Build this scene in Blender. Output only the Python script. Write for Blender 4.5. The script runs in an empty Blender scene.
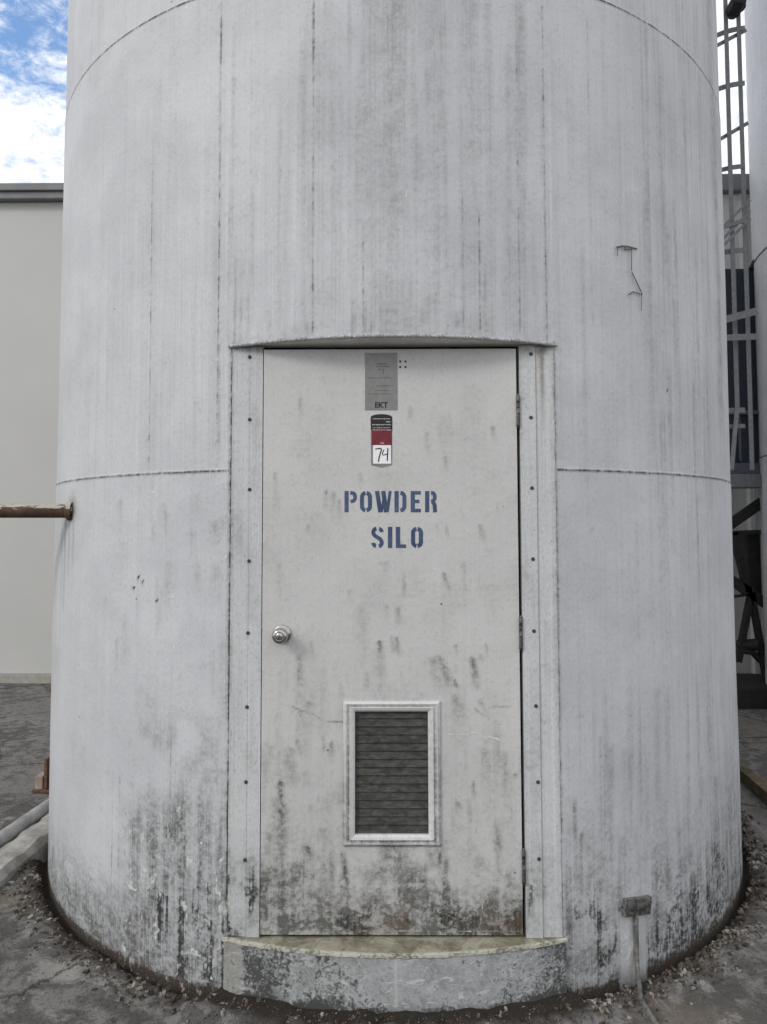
import bpy, math, random
import numpy as np
from mathutils import Vector, Matrix, noise as mnoise

random.seed(7); RNG = np.random.default_rng(7)
sc = bpy.context.scene
COL = sc.collection
rad = math.radians

# ------------------------------------------------------------------ camera
F_PX, PITCH, ROLL, YAW, CYO = 734.3, 0.0553, -0.0023, -0.0086, -28.2
W, H = 767, 1024
CAM = Vector((-0.0119, -4.3619, 1.6258))
R = 1.8241                                   # silo radius, axis at the origin
cy, sy, cp, sp, cr, sr = math.cos(YAW), math.sin(YAW), math.cos(PITCH), math.sin(PITCH), math.cos(ROLL), math.sin(ROLL)
right0 = Vector((cy, -sy, 0)); fwd0 = Vector((sy, cy, 0)); up0 = Vector((0, 0, 1))
FWD = fwd0 * cp + up0 * sp
UPV = up0 * cp - fwd0 * sp
RGT = right0 * cr - (-UPV) * 0 
# roll: image x = c*u - s*v, image y(down) = s*u + c*v  (v points down)
RIGHT = right0 * cr + UPV * sr
UP = UPV * cr - right0 * sr
cam = bpy.data.cameras.new('camera'); camo = bpy.data.objects.new('camera', cam); COL.objects.link(camo)
camo.matrix_world = Matrix(((RIGHT.x, UP.x, -FWD.x, CAM.x), (RIGHT.y, UP.y, -FWD.y, CAM.y), (RIGHT.z, UP.z, -FWD.z, CAM.z), (0, 0, 0, 1)))
cam.sensor_fit = 'VERTICAL'; cam.sensor_height = 36; cam.sensor_width = 27
cam.lens = F_PX / H * 36; cam.shift_y = CYO / H; cam.clip_start = .05; cam.clip_end = 2000
sc.camera = camo

# ------------------------------------------------------------------ light
SUN_DIR = Vector((-0.72, -0.58, 0.62)).normalized()
wd = bpy.data.worlds.new('World'); sc.world = wd; wd.use_nodes = True
sl = bpy.data.lights.new('sun', 'SUN'); sl.energy = 1.0; sl.angle = rad(14); sl.color = (1, .96, .9)
so = bpy.data.objects.new('sun', sl); COL.objects.link(so)
so.rotation_euler = (-SUN_DIR).to_track_quat('-Z', 'Y').to_euler(); so.location = (-6, -8, 14)
vs = sc.view_settings
sc.display_settings.display_device = 'sRGB'
vs.view_transform = 'Standard'; vs.look = 'None'; vs.exposure = 0.43; vs.gamma = 1; vs.use_curve_mapping = False
sc.cycles.max_bounces = 6; sc.cycles.use_denoising = True; sc.cycles.sample_clamp_indirect = 4

# ------------------------------------------------------------------ node helpers
class G:
    def __init__(s, tree): s.t = tree; s.n = tree.nodes; s.l = tree.links
    def node(s, typ, **kw):
        n = s.n.new(typ)
        for k, v in kw.items(): setattr(n, k, v)
        return n
    def set(s, sock, v):
        if isinstance(v, N): s.l.new(v.s, sock)
        elif v is not None: sock.default_value = v
    def math(s, op, a, b=None, c=None):
        n = s.node('ShaderNodeMath', operation=op)
        s.set(n.inputs[0], a)
        if b is not None: s.set(n.inputs[1], b)
        if c is not None: s.set(n.inputs[2], c)
        return N(s, n.outputs[0])
    def noise(s, vec, scale, detail=4, rough=.6, dist=0):
        n = s.node('ShaderNodeTexNoise'); s.set(n.inputs['Vector'], vec)
        n.inputs['Scale'].default_value = scale; n.inputs['Detail'].default_value = detail
        n.inputs['Roughness'].default_value = rough; n.inputs['Distortion'].default_value = dist
        return N(s, n.outputs['Fac'])
    def vor(s, vec, scale, feature='F1'):
        n = s.node('ShaderNodeTexVoronoi', feature=feature); s.set(n.inputs['Vector'], vec); n.inputs['Scale'].default_value = scale
        return N(s, n.outputs['Distance'])
    def ss(s, x, a, b, lo=0., hi=1.):
        n = s.node('ShaderNodeMapRange', interpolation_type='SMOOTHSTEP'); s.set(n.inputs[0], x)
        s.set(n.inputs[1], a); s.set(n.inputs[2], b); s.set(n.inputs[3], lo); s.set(n.inputs[4], hi)
        return N(s, n.outputs[0])
    def mix(s, f, a, b):
        n = s.node('ShaderNodeMix', data_type='RGBA'); s.set(n.inputs[0], f)
        for i, v in ((6, a), (7, b)):
            if not isinstance(v, N): v = tuple(v) + (1,) if len(v) == 3 else v
            s.set(n.inputs[i], v)
        return N(s, n.outputs[2])
    def comb(s, x, y, z):
        n = s.node('ShaderNodeCombineXYZ')
        for i, v in enumerate((x, y, z)): s.set(n.inputs[i], v)
        return N(s, n.outputs[0])
    def sep(s, v):
        n = s.node('ShaderNodeSeparateXYZ'); s.set(n.inputs[0], v); return [N(s, o) for o in n.outputs]
    def obj(s):
        return N(s, s.node('ShaderNodeTexCoord').outputs['Object'])
    def attr(s, name):
        n = s.node('ShaderNodeAttribute', attribute_name=name)
        r, g, b = s.sep(N(s, n.outputs['Vector'])); return r, g, b, N(s, n.outputs['Alpha'])
class N:
    def __init__(s, g, sock): s.g = g; s.s = sock
    def __add__(s, o): return s.g.math('ADD', s, o)
    def __radd__(s, o): return s.g.math('ADD', s, o)
    def __sub__(s, o): return s.g.math('SUBTRACT', s, o)
    def __rsub__(s, o): return s.g.math('SUBTRACT', o, s)
    def __mul__(s, o): return s.g.math('MULTIPLY', s, o)
    def __rmul__(s, o): return s.g.math('MULTIPLY', s, o)
    def __truediv__(s, o): return s.g.math('DIVIDE', s, o)

def material(name, build, rough=.5, metal=0., bump=None):
    m = bpy.data.materials.new(name); m.use_nodes = True
    g = G(m.node_tree); g.n.clear()
    out = g.node('ShaderNodeOutputMaterial'); b = g.node('ShaderNodeBsdfPrincipled')
    g.l.new(b.outputs[0], out.inputs[0])
    b.inputs['Roughness'].default_value = rough; b.inputs['Metallic'].default_value = metal
    b.inputs['Specular IOR Level'].default_value = .35
    r = build(g)
    col, rg, h, hd = (tuple(r) + (None, None, None))[:4] if isinstance(r, tuple) and not all(isinstance(q, (int, float)) for q in r) else (r, None, None, None)
    g.set(b.inputs['Base Color'], col if isinstance(col, N) else tuple(col) + (1,))
    if rg is not None: g.set(b.inputs['Roughness'], rg)
    if h is not None:
        bm = g.node('ShaderNodeBump'); bm.inputs['Strength'].default_value = 1; bm.inputs['Distance'].default_value = hd or .001
        g.set(bm.inputs['Height'], h); g.l.new(bm.outputs[0], b.inputs['Normal'])
    return m

# ------------------------------------------------------------------ sky
g = G(wd.node_tree); g.n.clear()
wo = g.node('ShaderNodeOutputWorld')
sky = g.node('ShaderNodeTexSky', sky_type='NISHITA'); sky.sun_disc = False
sky.sun_elevation = math.asin(SUN_DIR.z); sky.sun_rotation = math.atan2(SUN_DIR.x, SUN_DIR.y)
sky.air_density = 1.0; sky.dust_density = .15; sky.ozone_density = 2.0
bg = g.node('ShaderNodeBackground'); hs = g.node('ShaderNodeHueSaturation'); hs.inputs['Saturation'].default_value = 1.06; hs.inputs['Value'].default_value = 1.25; g.l.new(sky.outputs[0], hs.inputs['Color']); g.l.new(hs.outputs[0], bg.inputs[0]); bg.inputs[1].default_value = .15
d = N(g, g.node('ShaderNodeTexCoord').outputs['Generated'])
dx, dy, dz = g.sep(d)
n1 = g.noise(g.comb(dx, dy, dz * 1.5), 10., 9, .62, .35)
n2 = g.noise(g.comb(dx, dy, dz * 2), 34, 8, .68, .4)
blue = g.ss(dx * -.40 + dy * .735 + dz * .55, .90, .997)
low = g.ss(dz, .505, .44)
cov = n1 * .55 + n2 * .45 - blue * .155 + low * .20 + (1 - blue) * .25
mask = g.ss(cov, .32, .56)
cb = g.node('ShaderNodeBackground')
g.set(cb.inputs[0], g.mix(g.ss(n2 * .6 + n1 * .4, .36, .58), (.70, .745, .83), (1, 1, 1))); cb.inputs[1].default_value = .93
mx = g.node('ShaderNodeMixShader'); g.set(mx.inputs[0], mask); g.l.new(bg.outputs[0], mx.inputs[1]); g.l.new(cb.outputs[0], mx.inputs[2])
g.l.new(mx.outputs[0], wo.inputs[0])

# ------------------------------------------------------------------ geometry helpers
def ray(x, y):
    u, v = x - W / 2, y - H / 2 - CYO
    return (FWD * F_PX + RIGHT * u - UP * v).normalized()
def on_cyl(x, y, r=R):                       # photo pixel -> point on the silo wall
    dd = ray(x, y); a = dd.x**2 + dd.y**2; b = CAM.x * dd.x + CAM.y * dd.y; c = CAM.x**2 + CAM.y**2 - r * r
    q = max(b * b - a * c, 0); t = (-b - math.sqrt(q)) / a
    return CAM + dd * t
def on_y(x, y, Y):
    dd = ray(x, y); return CAM + dd * ((Y - CAM.y) / dd.y)
def on_z(x, y, Z):
    dd = ray(x, y); return CAM + dd * ((Z - CAM.z) / dd.z)
def uv(x, y):
    p = on_cyl(x, y); return math.atan2(p.x, -p.y) * R, p.z

def link(name, verts, faces, mat, parent=None, smooth=False, loc=None):
    """one mesh object; verts in world metres; a part is stored relative to its thing"""
    me = bpy.data.meshes.new(name)
    off = Vector((0, 0, 0))
    q = parent
    while q is not None: off = off + q.location; q = q.parent
    L = Vector(loc) if loc is not None else (Vector((0, 0, 0)) if parent is None else off)
    me.from_pydata([tuple(Vector(v) - L) for v in verts], [], faces)
    if smooth:
        me.polygons.foreach_set('use_smooth', [True] * len(me.polygons))
    me.materials.append(mat); me.update()
    o = bpy.data.objects.new(name, me); COL.objects.link(o)
    o.parent = parent; o.location = L - off if parent is not None else L
    return o
def empty(name, loc, label, cat, group=None):
    o = bpy.data.objects.new(name, None); COL.objects.link(o); o.location = loc
    o.empty_display_size = .1
    return tag(o, label, cat, group)
def tag(o, label, cat, group=None):
    o['label'] = label; o['category'] = cat
    if group: o['group'] = group
    return o
def dup(o, loc):
    c = o.copy(); COL.objects.link(c); c.location = loc; return c

class MB:
    def __init__(s): s.v = []; s.f = []
    def add(s, v, f):
        n = len(s.v); s.v += [tuple(q) for q in v]; s.f += [tuple(i + n for i in q) for q in f]; return s
    def box(s, x0, x1, y0, y1, z0, z1, ch=0.):
        if ch <= 0:
            v = [(x, y, z) for z in (z0, z1) for y in (y0, y1) for x in (x0, x1)]
            return s.add(v, [(0, 2, 3, 1), (4, 5, 7, 6), (0, 1, 5, 4), (2, 6, 7, 3), (0, 4, 6, 2), (1, 3, 7, 5)])
        import bmesh
        bm = bmesh.new(); bmesh.ops.create_cube(bm, size=1)
        for q in bm.verts: q.co = Vector(((x0 + x1) / 2 + q.co.x * (x1 - x0), (y0 + y1) / 2 + q.co.y * (y1 - y0), (z0 + z1) / 2 + q.co.z * (z1 - z0)))
        bmesh.ops.bevel(bm, geom=bm.edges[:], offset=ch, segments=2, affect='EDGES', profile=.7)
        bm.verts.index_update()
        s.add([q.co[:] for q in bm.verts], [[q.index for q in f.verts] for f in bm.faces]); bm.free(); return s
    def bar(s, p, q, w, h, up=(0, 0, 1)):
        p, q = Vector(p), Vector(q); d = (q - p).normalized(); u = Vector(up)
        a = d.cross(u)
        if a.length < 1e-4: a = d.cross(Vector((0, 1, 0)))
        a.normalize(); b = a.cross(d).normalized(); v = []
        for e in (p, q):
            for i, j in ((-1, -1), (1, -1), (1, 1), (-1, 1)): v.append(e + a * (i * w / 2) + b * (j * h / 2))
        return s.add(v, [(0, 1, 2, 3), (7, 6, 5, 4), (0, 4, 5, 1), (1, 5, 6, 2), (2, 6, 7, 3), (3, 7, 4, 0)])
    def tube(s, pts, r, n=14, rr=None, cap=True):
        pts = [Vector(p) for p in pts]; v = []; f = []
        prev = None
        for i, p in enumerate(pts):
            t = (pts[min(i + 1, len(pts) - 1)] - pts[max(i - 1, 0)]).normalized()
            a = prev if prev is not None else (t.cross(Vector((0, 0, 1))) if abs(t.z) < .9 else t.cross(Vector((0, 1, 0))))
            a = (a - t * a.dot(t)).normalized(); prev = a; b = t.cross(a)
            ri = rr[i] if rr is not None else r
            for k in range(n):
                th = 2 * math.pi * k / n; v.append(p + (a * math.cos(th) + b * math.sin(th)) * ri)
        for i in range(len(pts) - 1):
            for k in range(n): f.append((i * n + k, i * n + (k + 1) % n, (i + 1) * n + (k + 1) % n, (i + 1) * n + k))
        if cap: f += [tuple(range(n))[::-1], tuple((len(pts) - 1) * n + k for k in range(n))]
        return s.add(v, f)
    def lathe(s, prof, c, axis, n=28):
        """prof: (radius, height) along axis from c"""
        ax = Vector(axis).normalized(); a = ax.cross(Vector((0, 0, 1)))
        if a.length < .1: a = ax.cross(Vector((1, 0, 0)))
        a.normalize(); b = ax.cross(a); v = []; f = []
        for r_, h_ in prof:
            for k in range(n):
                th = 2 * math.pi * k / n; v.append(Vector(c) + ax * h_ + (a * math.cos(th) + b * math.sin(th)) * r_)
        for i in range(len(prof) - 1):
            for k in range(n): f.append((i * n + k, i * n + (k + 1) % n, (i + 1) * n + (k + 1) % n, (i + 1) * n + k))
        f.append(tuple((len(prof) - 1) * n + k for k in range(n)))
        return s.add(v, f)
    def poly(s, pts2, y, th, Z=None):
        """flat polygon in the x-z plane, thickness th towards the viewer (-y)"""
        n = len(pts2)
        v = [(x, y, z) for x, z in pts2] + [(x, y - th, z) for x, z in pts2]
        f = [tuple(range(n, 2 * n))] + [(i, (i + 1) % n, n + (i + 1) % n, n + i) for i in range(n)]
        return s.add(v, f)
    def build(s, name, mat, parent=None, smooth=False, loc=None):
        return link(name, s.v, s.f, mat, parent, smooth, loc)

def lattice(nx, ny):
    return RNG.random((ny + 2, nx + 2))
def vnoise(X, Y, seed=0, octaves=3):
    """smooth value noise for numpy arrays, 0..1"""
    out = np.zeros(np.broadcast(X, Y).shape); amp = 1; tot = 0
    for o in range(octaves):
        r = np.random.default_rng(seed * 31 + o); T = r.random((256, 256))
        x = X * 2**o + 1000; y = Y * 2**o + 1000
        xi = np.floor(x).astype(int); yi = np.floor(y).astype(int); fx = x - xi; fy = y - yi
        fx = fx * fx * (3 - 2 * fx); fy = fy * fy * (3 - 2 * fy)
        a = T[yi % 256, xi % 256]; b = T[yi % 256, (xi + 1) % 256]; c = T[(yi + 1) % 256, xi % 256]; d_ = T[(yi + 1) % 256, (xi + 1) % 256]
        out += amp * (a * (1 - fx) * (1 - fy) + b * fx * (1 - fy) + c * (1 - fx) * fy + d_ * fx * fy); tot += amp; amp *= .5
    return out / tot
def sstep(x, a, b):
    t = np.clip((x - a) / (b - a), 0, 1); return t * t * (3 - 2 * t)
def streak(A, U, V, u0, v0, ln, w, k, slant=0., grow=.6, sharp=.06):
    """a run of dirt on the surface: starts at (u0, v0), ln metres long downwards"""
    t = (v0 - V) / ln
    uc = u0 + slant * np.clip(t, 0, 1)
    p = np.exp(-((U - uc) / (w * (.6 + grow * np.clip(t, 0, 1))))**2) * sstep(t, -.01, sharp) * np.clip(1 - t, 0, 1)**.8
    np.maximum(A, k * p, out=A)
def blob(A, U, V, u0, v0, wu, wv, k):
    np.maximum(A, k * np.exp(-((U - u0) / wu)**2 - ((V - v0) / wv)**2), out=A)
def scratch(A, U, V, p, q, w, k):
    (x0, y0), (x1, y1) = p, q
    L2 = (x1 - x0)**2 + (y1 - y0)**2
    t = np.clip(((U - x0) * (x1 - x0) + (V - y0) * (y1 - y0)) / L2, 0, 1)
    dd = (U - x0 - t * (x1 - x0))**2 + (V - y0 - t * (y1 - y0))**2
    np.maximum(A, k * np.exp(-dd / w**2), out=A)
def set_attr(o, dirt, black, pale, rust):
    a = o.data.attributes.new('wear', 'FLOAT_COLOR', 'POINT')
    arr = np.stack([dirt, black, pale, rust], -1).astype(np.float32).ravel(); a.data.foreach_set('color', arr)

# ------------------------------------------------------------------ materials
def weathered(name, paint, paint2, cyl, streaky=1., rough=.5, grime=(.13, .134, .128), pits=1.):
    def b(g):
        x, y, z = g.sep(g.obj())
        if cyl: u = g.math('ARCTAN2', x, y * -1.) * R
        else: u = x + y * .7
        v = z
        P = g.comb(u, v, 0.)
        mott = g.noise(P, 2.2, 6, .62)
        fine = g.noise(P, 55, 5, .7)
        mid = g.noise(P, 14, 5, .65, .4)
        area = g.noise(g.comb(u * 1.6, v * .8, 5.), 1., 4, .6)
        stk = (g.ss(v, 1.2, 2.6, .30, .54) * g.ss(area, .34, .62, .45, 1.25) + g.ss(u, 1.05, 1.5, 0., .35)) if cyl else 1.
        st = g.noise(g.comb(u * 44., v * .6, 3.), 1., 6, .7)
        st2 = g.noise(g.comb(u * 150., v * 1.7, 8.), 1., 4, .65)
        dirt, black, pale, rust = g.attr('wear')
        c = g.mix(g.ss(mott, .34, .66), paint, paint2)
        c = g.mix(g.ss(st, .50, .66) * (stk * .36 * streaky), c, (.25, .255, .25))
        c = g.mix(g.ss(st2, .51, .64) * (stk * .30 * streaky), c, (.2, .205, .2))
        c = g.mix(g.ss(st, .47, .34) * (stk * .34 * streaky), c, (.74, .75, .76))
        c = g.mix(g.ss(fine * .6 + mid * .4, .52, .62) * .22, c, (.3, .3, .28))
        brk = g.ss(mid * .45 + fine * .3 + st * .25, .3, .68)
        tex = mid * .38 + fine * .40 + st2 * .22 if cyl else mid * .42 + fine * .40 + st * .18
        D = g.math('MINIMUM', dirt * (.42 + 1.05 * g.ss(tex, .41, .585)), .97)
        c = g.mix(D, c, g.mix(mott, grime, (grime[0] * .6, grime[1] * .59, grime[2] * .53)))
        spk = fine * .42 + mid * .25 + st2 * .33
        B = g.ss(spk + black * .62, .74, .86) * g.math('MINIMUM', black * 4., 1.)
        c = g.mix(B * .93, c, (.022, .023, .021))
        Pm = g.ss(fine * .5 + mid * .5 + pale * .5, .66, .82) * g.math('MINIMUM', pale * 3., 1.)
        c = g.mix(Pm * .85, c, (.66, .67, .66))
        Rm = g.math('MINIMUM', rust * (.45 + brk * .9), .95)
        c = g.mix(Rm, c, g.mix(fine, (.055, .03, .016), (.14, .085, .045)))
        pit = g.noise(g.comb(u * 150., v * 60., 2.), 1., 4, .75)
        c = g.mix(g.ss(pit, .55, .66) * (.42 * pits), c, (.15, .15, .145)); c = g.mix(g.ss(pit, .44, .34) * (.34 * pits), c, (.72, .725, .73))
        # sparse little chips
        ch = g.vor(g.comb(u, v, 1.), 5.3)
        c = g.mix(g.ss(ch + fine * .02, .036, .026) * .75, c, (.06, .055, .05))
        ro = rough + .3 * D + .06 * mid
        h = fine * .35 + mid * .8 + B * -.6 + Pm * .4 + D * .3
        return c, ro, h, .0024
    return material(name, b)

M_SILO = weathered('silo_white_paint', (.525, .538, .560), (.448, .461, .483), True, .8, pits=.55)
def stepm(g):
    x, y, z = g.sep(g.obj()); u = g.math('ARCTAN2', x, y * -1.) * R; P = g.comb(u, z, 0.)
    big = g.noise(P, 9, 9, .74, .5); mid = g.noise(P, 34, 8, .75, 1.); fine = g.noise(P, 90, 5, .75)
    sc1 = g.noise(g.comb(u * 14. + z * 5., z * 46. - u * 9., 1.), 1., 6, .7, .8); sc2 = g.noise(g.comb(u * 40. + z * 22., z * 12., 5.), 1., 6, .7, .8)
    _, bl, pa, br = g.attr('wear')
    c = g.mix(g.ss(big, .34, .62), (.20, .21, .21), (.40, .415, .42))
    c = g.mix(g.ss(mid, .48, .60) * .75, c, (.36, .375, .375))
    c = g.mix(g.ss(sc1, .56, .64) * .85, c, (.52, .535, .53)); c = g.mix(g.ss(sc2, .57, .65) * .6, c, (.40, .41, .41))
    c = g.mix(g.ss(big * .34 + mid * .36 + fine * .30 + g.math('MINIMUM', bl, .62) * .25, .555, .655) * .9, c, (.028, .028, .026))
    c = g.mix(g.ss(fine, .62, .72) * .6, c, (.05, .05, .047))
    c = g.mix(g.math('MINIMUM', pa, .9), c, (.5, .51, .5))
    c = g.mix(g.math('MINIMUM', br * (.7 + mid * .5), .92), c, g.mix(big, (.10, .085, .06), (.26, .225, .165)))
    return c, .7, mid + fine * .6, .002
M_STEP = material('step_scuffed_paint', stepm)
M_DOOR = weathered('door_white_paint', (.53, .527, .522), (.485, .483, .48), False, .12, .42, (.118, .120, .112), .45)
M_FRAME = weathered('frame_white_paint', (.53, .545, .55), (.48, .495, .505), False, .45, .42)

def simple(name, c1, c2, scale=20, rough=.5, metal=0., bump=.0006, streak_=False):
    def b(g):
        o = g.obj()
        if streak_:
            x, y, z = g.sep(o); o = g.comb(x * 6., y * 6., z * .5)
        n = g.noise(o, scale, 6, .65)
        return g.mix(g.ss(n, .3, .7), c1, c2), rough + .15 * n, n, bump
    return material(name, b, rough, metal)
M_STEEL = simple('brushed_steel', (.34, .33, .32), (.48, .47, .46), 60, .14, 1., .0001)
M_HINGE = simple('hinge_steel', (.03, .03, .03), (.22, .22, .215), 45, .45, .6)
M_ALU = simple('aluminium_frame', (.50, .505, .50), (.62, .625, .62), 40, .38, .35, .0004)
M_SCREW = simple('screw_dark', (.035, .034, .033), (.09, .085, .08), 200, .5, .4)
M_BLACK = simple('dark_void', (.008, .008, .008), (.018, .017, .016), 10, .8)
M_BLUE = None
def louvre(g):
    x, y, z = g.sep(g.obj()); n = g.noise(g.comb(x * 3., y, z * 9.), 9, 7, .7, .6); f = g.noise(g.obj(), 90, 5, .7)
    c = g.mix(g.ss(n, .3, .72), (.022, .022, .02), (.082, .081, .074)); c = g.mix(g.ss(f, .6, .8) * .5, c, (.17, .165, .15))
    return c, .75, f, .0002
M_LOUVRE = material('louvre_grimy_grey', louvre)
def paintblue(g):
    o = g.obj(); n = g.noise(o, 70, 5, .7); m = g.noise(o, 16, 4, .6)
    c = g.mix(g.ss(m, .35, .65), (.036, .058, .125), (.062, .09, .17)); c = g.mix(g.ss(n, .60, .74) * .6, c, (.4, .42, .45))
    return c, .6
M_BLUE = material('stencil_blue_paint', paintblue)
M_PLATE = simple('etched_grey_plate', (.19, .19, .185), (.235, .235, .23), 50, .4, .5)
M_PLATELINE = simple('etched_line', (.11, .11, .105), (.15, .15, .145), 50, .5, .3)
M_INK = simple('black_ink', (.012, .012, .013), (.022, .022, .024), 50, .5)
M_RED = simple('tag_dark_red', (.125, .012, .022), (.17, .02, .03), 40, .35)
M_TAGW = simple('tag_white', (.74, .74, .76), (.82, .82, .83), 40, .4)
M_TAGPINK = simple('tag_small_print', (.42, .36, .37), (.6, .55, .56), 400, .4)
M_TAGG = simple('tag_grey_edge', (.16, .16, .16), (.22, .22, .22), 40, .4)
def rusty(g):
    o = g.obj(); x, y, z = g.sep(o)
    n = g.noise(g.comb(x * .35, y, z), 38, 7, .7, .4); n2 = g.noise(o, 11, 5, .6); f = g.noise(o, 130, 4, .7)
    c = g.mix(g.ss(n2, .3, .7), (.042, .024, .017), (.105, .058, .036)); c = g.mix(g.ss(f, .5, .75) * .6, c, (.03, .016, .012))
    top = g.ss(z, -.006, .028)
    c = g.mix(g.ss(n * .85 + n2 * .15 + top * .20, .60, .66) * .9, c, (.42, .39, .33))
    return c, .8, n + f * .5, .002
M_RUST = material('rusted_pipe', rusty)
def rust2(g):
    o = g.obj(); n = g.noise(o, 45, 6, .7); f = g.noise(o, 160, 4, .7)
    c = g.mix(g.ss(n, .3, .7), (.05, .026, .018), (.19, .115, .085)); return g.mix(g.ss(f, .55, .75) * .5, c, (.35, .27, .22)), .85, f, .002
M_RUST2 = material('rusty_flaking_steel', rust2)
M_SCRATCH = simple('dark_scratch', (.05, .042, .036), (.16, .14, .12), 160, .7)
M_CONDUIT = simple('conduit_grey', (.07, .07, .068), (.18, .178, .17), 60, .6, .2)
M_BOX = simple('box_dirty_metal', (.05, .05, .048), (.22, .22, .21), 90, .6, .3)
M_WH = simple('warehouse_panel', (.49, .488, .472), (.515, .513, .497), 1.2, .5, 0, .0003)
M_WHRIB = simple('warehouse_ribbed_panel', (.68, .68, .65), (.74, .735, .71), 3, .5, 0, .0005, True)
M_CAP = simple('parapet_grey', (.17, .175, .18), (.22, .225, .23), 6, .5)
M_PLINTH = simple('concrete_plinth', (.28, .28, .25), (.37, .365, .33), 12, .85, 0, .002)
M_GALV = simple('galvanised_grey', (.15, .158, .165), (.215, .222, .232), 30, .5, .3)
M_DARKBLUE = simple('dark_blue_coil', (.012, .018, .03), (.03, .04, .06), 18, .5, 0, .001, True)
M_SLAT = simple('dark_blue_grey_steel', (.075, .09, .11), (.11, .125, .15), 20, .5, .2)
M_BLACKSTEEL = simple('black_steel', (.010, .010, .011), (.024, .023, .023), 25, .6)
M_NSILO = weathered('neighbour_silo_paint', (.60, .61, .635), (.54, .55, .575), False, .4)
def conc(name, a, b_, sp_):
    def f(g):
        o = g.obj(); n = g.noise(o, 7, 8, .68, .4); f_ = g.noise(o, 80, 6, .75)
        c = g.mix(g.ss(n, .32, .68), a, b_); c = g.mix(g.ss(f_, .58, .78) * .6, c, sp_); return c, .9, n * .6 + f_, .004
    return material(name, f)
M_KERB = conc('kerb_concrete', (.20, .195, .18), (.42, .41, .38), (.08, .075, .065))
M_POLE = conc('pole_weathered', (.20, .195, .195), (.42, .41, .41), (.09, .08, .075))
M_TIMBER = conc('old_timber', (.05, .04, .024), (.15, .12, .075), (.02, .018, .014))

# ------------------------------------------------------------------ ground
DY = -math.sqrt(R * R - .5827**2)            # plane of the door panel
def axis_coords(a, b, step, far):
    c = list(np.arange(a, b + 1e-6, step)); s = step; x = b; e = []
    while x < far: s *= 1.35; x += s; e.append(x)
    s = step; x = a; e0 = []
    while x > -far: s *= 1.35; x -= s; e0.append(x)
    return np.array(e0[::-1] + c + e)
gx = axis_coords(-3.1, 3.1, .018, 400); gy = axis_coords(-3.1, 1.6, .018, 400)
GX, GY = np.meshgrid(gx, gy)
rr = np.hypot(GX, GY); fade = sstep(-rr, -9, -4)
ang = np.arctan2(GX, -GY)
hh = (vnoise(GX * 1.1, GY * 1.1, 1, 3) - .5) * .03 + (vnoise(GX * 8, GY * 8, 2, 4) - .5) * .005
edge = R + .028 + .03 * (vnoise(ang * 6 + 9, rr * 0, 4, 3) - .5)
lump = vnoise(GX * 19, GY * 19, 5, 4); wob = vnoise(ang * 5, rr * 0 + 3, 6, 3)
ridge = np.exp(-((rr - edge - .075 - .05 * wob) / .055)**2) * (lump * .042 - .008)
trench = -0.045 * sstep(-rr, -edge - .02, -edge + .01)
outer = np.exp(-((rr - edge - .23 - .10 * wob) / .10)**2) * np.clip(lump - .42, 0, 1) * .025
infront = sstep(-np.abs(ang), -.40, -.33) * sstep(-rr, -R - .22, -R - .08)
GZ = (hh + ridge + trench * (1 - infront) + infront * (.016 + .03 * (lump - .4)) + outer) * fade - .004
nx_, ny_ = len(gx), len(gy)
verts = np.stack([GX, GY, GZ], -1).reshape(-1, 3)
idx = np.arange(nx_ * ny_).reshape(ny_, nx_)
faces = np.stack([idx[:-1, :-1], idx[:-1, 1:], idx[1:, 1:], idx[1:, :-1]], -1).reshape(-1, 4)
# soil (dark, next to the wall), white crusts, tan worn patches: where they lie on the yard
soil = infront * np.clip(.5 + lump * .7, 0, 1) * sstep(-rr, -R - .16, -R - .05); soil = np.clip(soil + sstep(-rr, -edge - .085, -edge - .01) * (.6 + .8 * lump), 0, 1)
crust = np.zeros_like(GX); tan = np.zeros_like(GX)
crumb = np.exp(-((rr - edge - .12 - .06 * wob) / .075)**2)
crust = np.maximum(crust, crumb * (.25 + .9 * (lump - .35)))
crust = np.maximum(crust, np.exp(-((rr - edge - .27 - .08 * wob) / .05)**2) * .62 * sstep(vnoise(ang * 9, rr * 4, 8, 3), .35, .6))
for px_, py_, wx, wy, k in ((30, 720, .8, .6, .5), (62, 972, .16, .10, .95), (42, 925, .12, .05, .55), (110, 985, .12, .05, .7), (655, 975, .10, .06, .6), (690, 965, .10, .06, .5), (600, 1005, .2, .05, .5), (20, 740, .5, .25, .5), (25, 700, .6, .3, .35), (40, 770, .3, .1, .45)):
    p = on_z(px_, py_, 0); blob(crust, GX, GY, p.x, p.y, wx, wy, k)
for px_, py_, wx, wy, k in ((690, 1015, .16, .07, .8), (10, 900, .15, .08, .8), (745, 730, .5, .4, .4)):
    p = on_z(px_, py_, 0); blob(tan, GX, GY, p.x, p.y, wx, wy, k)
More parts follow.
